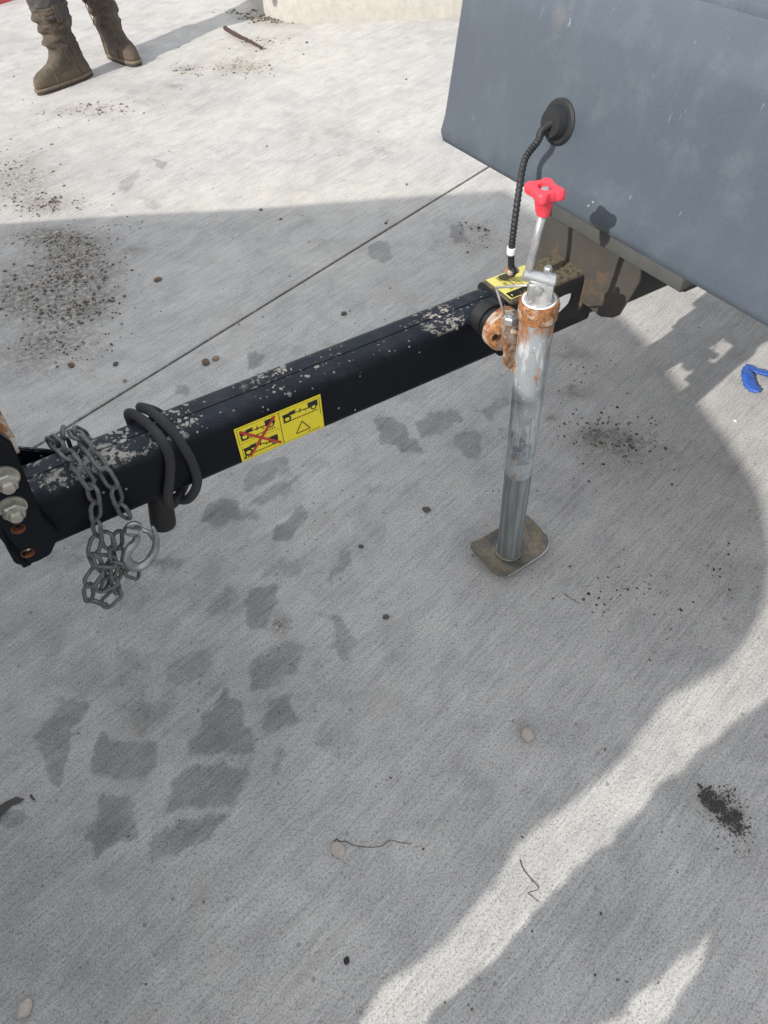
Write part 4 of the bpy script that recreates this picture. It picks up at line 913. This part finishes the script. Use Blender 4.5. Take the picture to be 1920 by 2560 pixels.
def person(label, hips, face, ankL, ankR, toeL, toeR, hands, height=1.76, boots=True, hem=.275):
    """hips: ground xy below the pelvis; face: facing direction"""
    root = empty('person', Vector((hips.x, hips.y, 0))); tag(root, label, 'person')
    f = face.normalized(); l = Vector((-f.y, f.x, 0)); Hp = Vector((hips.x, hips.y, 0)); k = height/1.76
    def B(a, b, z): return Hp+f*a+l*b+Z*z*k
    pel = B(0, 0, .95); che = B(.0, 0, 1.25); nek = B(.01, 0, 1.48)
    V = []; E = []
    def add(p, r, par=None):
        V.append((p.x, p.y, p.z, r)); i = len(V)-1
        if par is not None: E.append((par, i))
        return i
    ip = add(pel, (.13, .10)); iw = add(B(0, 0, 1.08), (.125, .09), ip); ic = add(che, (.15, .10), iw); isf = add(B(0, 0, 1.40), (.12, .08), ic)
    inn = add(nek, .052, isf); ih = add(B(.015, 0, 1.58), (.070, .082), inn); it = add(B(.015, 0, 1.69), (.072, .085), ih); add(B(.01, 0, 1.745), .045, it)
    legs = []
    for sg, an in ((1, ankL), (-1, ankR)):
        hip = B(0, sg*.095, .90); knee = (hip+Vector((an.x, an.y, .10)))/2+f*.035; knee.z = .50*k
        a = add(hip, .085, ip); b = add(knee, .058, a); c = add(Vector((an.x, an.y, .30)), .055, b); d = add(Vector((an.x, an.y, .09)), .04, c)
        td = toeL if sg > 0 else toeR; add(Vector((an.x, an.y, .045))+td.normalized()*.12, .03, d); legs.append((hip, knee, an))
    arms = []
    for sg, hd_ in ((1, hands[0]), (-1, hands[1])):
        sh = B(0, sg*.19, 1.40); el = (sh+hd_)/2+Vector((0, 0, -.10))+l*sg*.05
        a = add(sh, .058, isf); b = add(el, .043, a); c = add(hd_, .028, b); arms.append((sh, el, hd_, c))
        dv = (hd_-el).normalized(); pm = hd_+dv*.05; ipm = add(pm, (.038, .016), c)
        pr = l if abs(dv.z) < .9 else l
        for q in range(4):
            o_ = pr*(.024-.016*q); fb = pm+dv*.03+o_; j1 = add(fb, .0095, ipm); ln = (.036, .042, .040, .030)[q]
            j2 = add(fb+dv*ln*.8+Vector((0, 0, -.012)), .0085, j1); add(fb+dv*ln*1.2+Vector((0, 0, -.034)), .0075, j2)
        t1 = add(hd_+dv*.025+pr*sg*-.035+Z*.004, .011, c); add(hd_+dv*.055+pr*sg*-.05, .009, t1)
    skin_mesh('body', V, E, SKIN, root, 1)
    # face details
    hc2 = B(.015, 0, 1.64); bm = bmesh.new()
    bmesh.ops.create_uvsphere(bm, u_segments=10, v_segments=8, radius=.014, matrix=Matrix.Translation(hc2+f*.095-Z*.02) @ Matrix.Diagonal((1, .8, 1.6, 1))); obj('nose', bm, SKIN, root)
    for sg in (-1, 1):
        bm = bmesh.new(); bmesh.ops.create_uvsphere(bm, u_segments=10, v_segments=8, radius=.011, matrix=Matrix.Translation(hc2+f*.082+l*sg*.032)); obj('eye', bm, MAT_WHITE, root)
        bm = bmesh.new(); bmesh.ops.create_uvsphere(bm, u_segments=10, v_segments=8, radius=.028, matrix=Matrix.Translation(hc2+l*sg*.082-Z*.01) @ Matrix.Diagonal((.6, .5, 1.1, 1))); obj('ear', bm, SKIN, root)
    bm = bmesh.new(); lathe(bm, hc2+Z*.035, Z, [(0, .145), (.006, .145), (.010, .112), (.04, .108), (.075, .085), (.095, .04), (.098, .005)], 32); obj('hard_hat', bm, HATM, root, angle=50)
    # trousers
    V = []; E = []
    ip = add(pel, (.155, .125)); add(B(0, 0, 1.04), (.15, .115), ip)
    for hip, knee, an in legs:
        a = add(hip-Z*.04, .105, ip); b = add(knee, .080, a); c = add(Vector((an.x, an.y, .40*k)), .086, b); d = add(Vector((an.x, an.y, .33*k)), .080, c); e_ = add(Vector((an.x+.006, an.y-.004, .30*k)), .092, d); add(Vector((an.x-.004, an.y, hem*k)), .078, e_)
    tr_ = skin_mesh('trousers', V, E, TROU, root, 3); dm = tr_.modifiers.new('folds', 'DISPLACE'); tx = bpy.data.textures.new('folds', 'CLOUDS'); tx.noise_scale = .05; dm.texture = tx; dm.strength = .045; dm.mid_level = .5
    V = []; E = []
    ip = add(B(0, 0, 1.0), (.165, .13)); i1 = add(B(0, 0, 1.15), (.165, .125), ip); i2 = add(che+Z*.03, (.175, .125), i1); i3 = add(B(0, 0, 1.42), (.12, .09), i2); add(B(0, 0, 1.47), (.06, .06), i3)
    for sh, el, hd_, c in arms:
        a = add(sh, .075, i3); b = add(el, .060, a); add(el.lerp(hd_, .85), .045, b)
    skin_mesh('jacket', V, E, JACK, root, 1)
    if boots:
        boot(root, Vector((ankL.x, ankL.y, 0)), toeL, Vector(), 3); boot(root, Vector((ankR.x, ankR.y, 0)), toeR, Vector(), 5)
    return root
# worker by the top left edge: seen from the boots down
hL, tL = G(224, 186), G(78, 246); hR, tR = G(283, 134), G(372, 178)
dL = (tL-hL); dR = (tR-hR); aL = hL+dL.normalized()*.075; aR = hR+dR.normalized()*.075
mid = (aL+aR)/2; fc2 = Vector((-.15, -1, 0)).normalized()
wroot = empty('person', Vector((mid.x, mid.y, 0))); COL.objects.unlink(wroot); bpy.data.objects.remove(wroot)
lsd = Vector((-fc2.y, fc2.x, 0))
AL_, AR_ = (aR, aL) if (aR-aL).dot(lsd) > 0 else (aL, aR); TL_, TR_ = (dR, dL) if AL_ is aR else (dL, dR)
person('person in muddy brown pull-on boots and grey trousers standing on the sunlit concrete', mid+Vector((0, .02, 0)), fc2, AL_, AR_, TL_, TR_, (mid+lsd*.26+fc2*.1+Z*.86, mid-lsd*.26+fc2*.1+Z*.86))
# bunched trouser hems over the boot tops
# photographer (behind the camera; only the shadow falls into the frame)
sxy = Vector((math.cos(R(SUN_AZ)), math.sin(R(SUN_AZ)), 0)); qxy = Vector((-sxy.y, sxy.x, 0))
def PQ(p, q, z=0): return sxy*p+qxy*q+Z*z
pf = Vector((math.cos(R(62)), math.sin(R(62)), 0))
person('person holding up a phone to take the picture, dark shadow beside the sunlit strip', PQ(-.62, -.205), pf, PQ(-.62, -.066), PQ(-.60, -.345), pf, pf, (PQ(-.14, -.02, 1.20), PQ(-.14, -.16, 1.20)), height=1.72)

# ------------------------------------------------------------------ unseen block added left of the frame, outlined to shade the yard
CASTER = empty('shade_caster', PQ(-2.0, 1.6)); tag(CASTER, 'tall dark unseen block added left of the trailer to cast shade', 'shade caster')
tan = math.tan(R(SUN_EL)); P0 = -1.2
def pq(x, y): g = G(x, y); return g.dot(sxy), g.dot(qxy)
edge = [pq(x, y) for x, y in ((926, 2557), (983, 2444), (1088, 2380), (1173, 2317), (1258, 2218), (1300, 2126), (1356, 2070), (1413, 2021), (1497, 1964), (1582, 1894), (1674, 1767), (1716, 1717), (1794, 1675), (1871, 1626), (1920, 1541), (1945, 1400), (1915, 1240), (1840, 1130), (1760, 1020))]
edge += [(1.40, .55), (1.50, .73), (1.56, .92), (1.75, 1.25), (1.86, 1.58), (1.52, 1.9), (1.16, 2.22), (.80, 2.58), (.41, 2.94), (.05, 3.3), (-.2, 3.6)]
cont = [(q_+(.012 if q_ < .2 else 0), (p_-P0)*tan) for p_, q_ in edge]
poly = [PQ(P0, a, b) for a, b in [(cont[0][0]+.01, .25)]+cont+[(3.6, .25)]]
CASTER_MAT = simple('dark_caster_paint', (.03, .035, .045), .4)
bm = bmesh.new(); prism(bm, poly, -sxy*.05); obj('shade_outline', bm, CASTER_MAT, CASTER, smooth=False)  # thin sheet cut to the outline of the wanted shade
back = [(max(a, .17), b) for a, b in cont if b > 1.75 or a >= .17]
poly = [PQ(P0-.052, a, b-.01) for a, b in [(.17, .25)]+back+[(3.6, .25)]]
bm = bmesh.new(); prism(bm, poly, -sxy*1.85); obj('shade_block', bm, CASTER_MAT, CASTER, smooth=False)
bm = bmesh.new(); box(bm, PQ(P0-.95, 1.90, .14), (sxy, qxy, Z), (.90, 1.68, .11), .02); obj('shade_block_base', bm, MAT_UNDER, CASTER)
for pp_ in (P0-.2, P0-1.7):
    for qq in (.75, 2.9):
        bm = bmesh.new(); lathe(bm, PQ(pp_-.1, qq, .36), sxy, [(0, .2), (0, .34), (.02, .36), (.18, .36), (.2, .34), (.2, .2)], 32); obj('wheel', bm, MAT_BLACK, CASTER, angle=40)  # wheels given to the added shade block

# ------------------------------------------------------------------ loose things on the concrete
def stone(name, x, y, r, mat, label, cat='pebble', sq=.7, seed=0, lift=.75, group=None):
    bm = bmesh.new(); bmesh.ops.create_icosphere(bm, subdivisions=3, radius=1); c = G(x, y)
    for v in bm.verts:
        d = 1+.28*mnoise.noise(v.co*1.3+Vector((seed*3.1, 0, 0)))+.10*mnoise.noise(v.co*4+Vector((0, seed, 0)))
        v.co = Vector((v.co.x*1.15, v.co.y*.95, v.co.z*sq))*d*r
    bmesh.ops.rotate(bm, verts=bm.verts, cent=(0, 0, 0), matrix=Matrix.Rotation(seed*1.7, 3, 'Z'))
    bmesh.ops.translate(bm, verts=bm.verts, vec=c+Vector((0, 0, r*sq*lift))); o = obj(name, bm, mat); tag(o, label, cat, group); return o
PEB = simple('pale_beige_pebble', (.42, .37, .33), .8, 0, .25, 160, .4); DPEB = simple('dark_grey_pebble', (.09, .085, .08), .8, 0, .3, 160, .4); CLOD = simple('brown_dirt_clod', (.15, .105, .075), .95, 0, .4, 140, .6); TPEB = simple('tan_stone', (.28, .21, .16), .9, 0, .3, 140, .5)
stone('pebble', 1317, 1838, .0125, PEB, 'pale round pebble alone on the shaded concrete left of the sunlit strip', sq=.75, seed=1)
stone('pebble', 860, 786, .0075, DPEB, 'dark pebble between the slab joint and the drawbar', seed=2)
stone('dirt_clod', 515, 908, .012, CLOD, 'left brown dirt clod of the pair behind the drawbar', 'clod', .55, 3)
stone('dirt_clod', 540, 898, .010, TPEB, 'right tan dirt clod of the pair behind the drawbar', 'clod', .6, 4)
stone('pebble', 845, 2125, .012, PEB, 'half-buried pale pebble beside the thin dark twig', sq=.35, seed=5)
stone('pebble', 64, 2522, .012, PEB, 'pale pebble near the bottom left corner of the photo', sq=.5, seed=6)
stone('dirt_clod', 180, 915, .010, CLOD, 'reddish brown clod on the shaded concrete left of the slab joint', 'clod', .6, 7)
stone('dirt_clod', 290, 912, .008, DPEB, 'small dark clod right of the reddish brown one', 'clod', .6, 8)
stone('dirt_clod', 313, 953, .006, TPEB, 'small grey-brown clod just above the slab joint', 'clod', .6, 12)
stone('pebble', 1066, 1275, .0085, DPEB, 'flat dark pebble between the drawbar and the jack foot', sq=.35, seed=9)
stone('pebble', 867, 2402, .0048, simple('black_seed', (.012, .01, .012), .5), 'tiny black seed low in the middle of the shaded concrete', 'seed', .6, 10)
stone('pebble', 903, 1367, .0055, DPEB, 'small dark pebble on the concrete left of the jack foot', sq=.6, seed=11)
stone('pebble', 965, 1543, .0062, DPEB, 'small flat dark pebble below left of the jack foot', sq=.45, seed=13)
stone('pebble', 1838, 1053, .0045, simple('white_stone', (.7, .68, .62), .7), 'small white stone in the sunlit patch below the blue strip', sq=.5, seed=14)
stone('dirt_clod', 395, 700, .012, CLOD, 'brown clod on the shaded concrete above the slab joint', 'clod', .35, 15)
def tw(name, pts, r, mat, label, cat):
    bm = bmesh.new(); c = catmull([G(x, y)+Vector((0, 0, r*.9+z)) for x, y, z in pts], 7); n = len(c)
    tube(bm, c, [r*(1-.5*i/n) for i in range(n)], 6); o = obj(name, bm, mat); tag(o, label, cat); return o
TWM = simple('dark_twig', (.06, .035, .03), .9, 0, .3, 90, .4)
tw('stick', [(565, 82, .012), (590, 96, .008), (620, 108, .004), (656, 126, .0)], .012, TWM, 'dark wooden stick lying by the sand patch near the top edge', 'stick')
tw('twig', [(836, 2104, 0), (842, 2098, .001), (850, 2104, 0), (862, 2103, 0), (874, 2108, 0), (880, 2112, .001), (900, 2116, 0), (930, 2118, 0), (955, 2114, 0), (975, 2101, .001), (1000, 2106, 0), (1030, 2110, 0)], .0008, TWM, 'thin dark hair-like twig above the half-buried pebble', 'twig')
tw('twig', [(1300, 2150, 0), (1308, 2172, 0), (1325, 2195, 0), (1340, 2212, .001), (1346, 2222, 0), (1334, 2228, 0), (1320, 2233, 0), (1335, 2245, 0), (1348, 2256, 0)], .0008, simple('red_brown_twig', (.12, .04, .03), .9), 'thin reddish zigzag twig lying across the sunlit strip', 'twig')
tw('twig', [(1410, 1483, 0), (1418, 1490, .001), (1413, 1486, 0), (1425, 1495, 0), (1445, 1507, 0)], .0009, TWM, 'tiny curled dark twig just right of the jack foot', 'twig')
tw('twig', [(78, 1988, 0), (82, 1995, 0), (88, 2001, 0)], .0022, TWM, 'short brown twig piece beside the dark leaf at the left edge', 'twig')
# dark shrivelled leaf at the left edge
bm = bmesh.new(); lp = [(-40, 2060), (-10, 2025), (18, 2003), (42, 1992), (66, 2000), (50, 2008), (30, 2015), (8, 2038), (-25, 2062)]
cl = [G(x, y)+Vector((0, 0, .003+.004*math.sin(i*1.9))) for i, (x, y) in enumerate(lp)]; prism(bm, cl, Vector((0, 0, .0012)))
tag(obj('leaf', bm, simple('wet_dark_leaf', (.045, .042, .036), .6, 0, .3, 120, .4), angle=30), 'dark shrivelled leaf on the concrete at the left edge', 'leaf')
# blue folded plastic strip
bm = bmesh.new(); BLM = NT('glossy_blue_plastic'); nz_ = BLM.noise(140, 4); BLM.out(BLM.mix(nz_, (.008, .03, .18), (.05, .17, .62)), .3, 0, BLM.bump(nz_, .8, .003)); 
for pts_, rr_ in (([(1866, 926), (1868, 940), (1876, 958), (1888, 972), (1900, 978)], [.011, .016, .017, .015, .008]), ([(1862, 932), (1872, 920), (1890, 924), (1908, 930), (1930, 940), (1950, 950)], [.009, .012, .012, .014, .015, .012])):
    c = catmull([G(x, y, .009)+Vector((0, 0, .003*math.sin(i*2))) for i, (x, y) in enumerate(pts_)], 6)
    rad = [float(np.interp(i/(len(c)-1)*(len(rr_)-1), range(len(rr_)), rr_))*(1+.12*math.sin(i*2.3)) for i in range(len(c))]
    tube(bm, c, rad, 12, squash=.5)
tag(obj('plastic_strip', bm, BLM.m), 'crumpled blue plastic strip folded in a V at the right edge', 'plastic strip')

# crumbs, grit and mud bits: one mass nobody could count
def crumbs(name, specs, mats, label, cat):
    V = []; Fc = []; MI = []
    ico = bmesh.new(); bmesh.ops.create_icosphere(ico, subdivisions=1, radius=1); bv = np.array([v.co[:] for v in ico.verts]); bf = np.array([[v.index for v in f.verts] for f in ico.faces]); ico.free()
    base = 0
    for cx, cy, rx, ry, n, r0_, r1_, mi in specs:
        for _ in range(n):
            a = rng.normal()*rx*.55; b = rng.normal()*ry*.55
            if rx > 500: a = rng.uniform(-rx, rx); b = rng.uniform(-ry, ry)
            g = G(cx+a, cy+b)
            if abs(-g.x*sa+g.y*ca-JB) < .006: continue
            if mnoise.noise(Vector((g.x*16, g.y*16, cx)))+.6*mnoise.noise(Vector((g.x*60, g.y*60, cy))) < (-.12 if rx < 300 and mi != 2 else -9): continue
            r = (r0_+(r1_-r0_)*rng.random()**4)*.8
            sc3 = np.array([rng.uniform(.8, 1.5), rng.uniform(.7, 1.1), rng.uniform(.35, .8)])*r
            th = rng.uniform(0, 6.28); c, s = math.cos(th), math.sin(th)
            v = bv*(1+rng.uniform(-.25, .25, (len(bv), 1)))*sc3; x = v[:, 0]*c-v[:, 1]*s; y = v[:, 0]*s+v[:, 1]*c
            V.append(np.stack([x+g.x, y+g.y, v[:, 2]+sc3[2]*.6], 1)); Fc.append(bf+base); base += len(bv); MI += [mi if rng.random() > .15 else (mi+1) % len(mats)]*len(bf)
    V = np.vstack(V); Fc = np.vstack(Fc); me = bpy.data.meshes.new(name); me.from_pydata(V.tolist(), [], Fc.tolist())
    for m in mats: me.materials.append(m)
    me.polygons.foreach_set('material_index', MI); o = bpy.data.objects.new(name, me); COL.objects.link(o); tag(o, label, cat, kind='stuff'); return o
crumbs('loose_grit', [
 (150, 600, 120, 22, 700, .001, .006, 0), (200, 660, 90, 60, 900, .001, .007, 0), (110, 720, 130, 70, 900, .001, .008, 0), (190, 770, 110, 45, 800, .001, .008, 0), (150, 860, 130, 60, 500, .001, .006, 0),
 (40, 450, 80, 70, 420, .0015, .008, 0), (120, 515, 90, 22, 420, .0015, .008, 0), (300, 560, 70, 60, 60, .0015, .006, 0), (200, 280, 110, 14, 260, .0015, .009, 1), (260, 270, 60, 16, 120, .002, .010, 0),
 (470, 175, 60, 12, 80, .002, .010, 0), (610, 170, 70, 20, 700, .0015, .007, 1), (660, 110, 60, 20, 160, .002, .010, 0), (690, 48, 70, 9, 600, .002, .012, 0), (610, 30, 50, 8, 90, .004, .012, 0), (700, 20, 600, 60, 0, .003, .01, 0),
 (500, 350, 520, 260, 110, .002, .008, 0), (1180, 590, 60, 40, 70, .0015, .006, 0), (1190, 570, 30, 10, 25, .002, .008, 0), (1500, 1085, 110, 40, 240, .0012, .0055, 0), (1440, 968, 40, 16, 40, .001, .004, 0), (1580, 1100, 130, 90, 160, .001, .005, 2), (1450, 1150, 220, 130, 200, .0008, .004, 0), (1580, 1480, 160, 60, 90, .001, .005, 2), (1820, 1420, 60, 60, 30, .001, .005, 2), (1500, 920, 70, 20, 50, .001, .004, 0),
 (1768, 1990, 16, 18, 260, .001, .0036, 2), (1795, 2015, 20, 16, 340, .001, .0036, 2), (1830, 2045, 26, 18, 340, .001, .0034, 2), (1848, 2070, 16, 20, 120, .001, .003, 2), (1815, 1990, 40, 26, 120, .0008, .0028, 2), (1810, 2030, 60, 44, 160, .0008, .0028, 2), (1850, 2110, 50, 40, 30, .001, .003, 2),
 (960, 1280, 960, 1280, 420, .0007, .0030, 0), (1500, 2350, 300, 200, 30, .0008, .003, 2), (1420, 870, 60, 40, 30, .001, .003, 0), (695, 1560, 18, 22, 40, .001, .003, 0), (760, 790, 300, 120, 30, .001, .004, 0), (1700, 1550, 160, 140, 40, .001, .0035, 0)],
 [simple('grit_brown', (.12, .10, .082), .95, 0, .4, 200, .3), simple('grit_tan', (.34, .29, .22), .95, 0, .3, 200, .3), simple('grit_dark', (.055, .053, .05), .9, 0, .4, 200, .3)],
 'scattered brown dirt crumbs and grit lying over the concrete', 'grit')
# small splats of set mortar standing proud on the bar top
V = bmesh.new(); r_ = random.Random(11)
for cx, cy, rx, ry, n in ((440, 1045, 60, 26, 46), (300, 1085, 24, 14, 22), (700, 925, 26, 14, 26), (1090, 790, 36, 10, 22), (480, 990, 40, 14, 14), (640, 950, 240, 30, 30)):
    for _ in range(n):
        p_ = onL(cx+r_.gauss(0, rx*.6), cy+r_.gauss(0, ry*.6), 2, HH); q_ = p_-BO
        if abs(q_.dot(BN)) > HW-.012: continue
        rr_ = r_.uniform(.0012, .0046)*r_.random()**.5
        mm = Matrix.Translation(p_) @ Matrix((BU, BN, BW)).transposed().to_4x4() @ Matrix.Rotation(r_.uniform(0, 6), 4, 'Z') @ Matrix.Diagonal((r_.uniform(1, 1.8), 1, .28, 1))
        bmesh.ops.create_icosphere(V, subdivisions=1, radius=rr_, matrix=mm)
for v in V.verts: v.co += Vector((mnoise.noise(v.co*900), mnoise.noise(v.co*900+Vector((5, 0, 0))), 0))*.0012
o = obj('mortar_splashes', V, simple('set_mortar', (.40, .38, .34), .95, 0, .25, 200, .5), TR); o['kind'] = 'stuff'
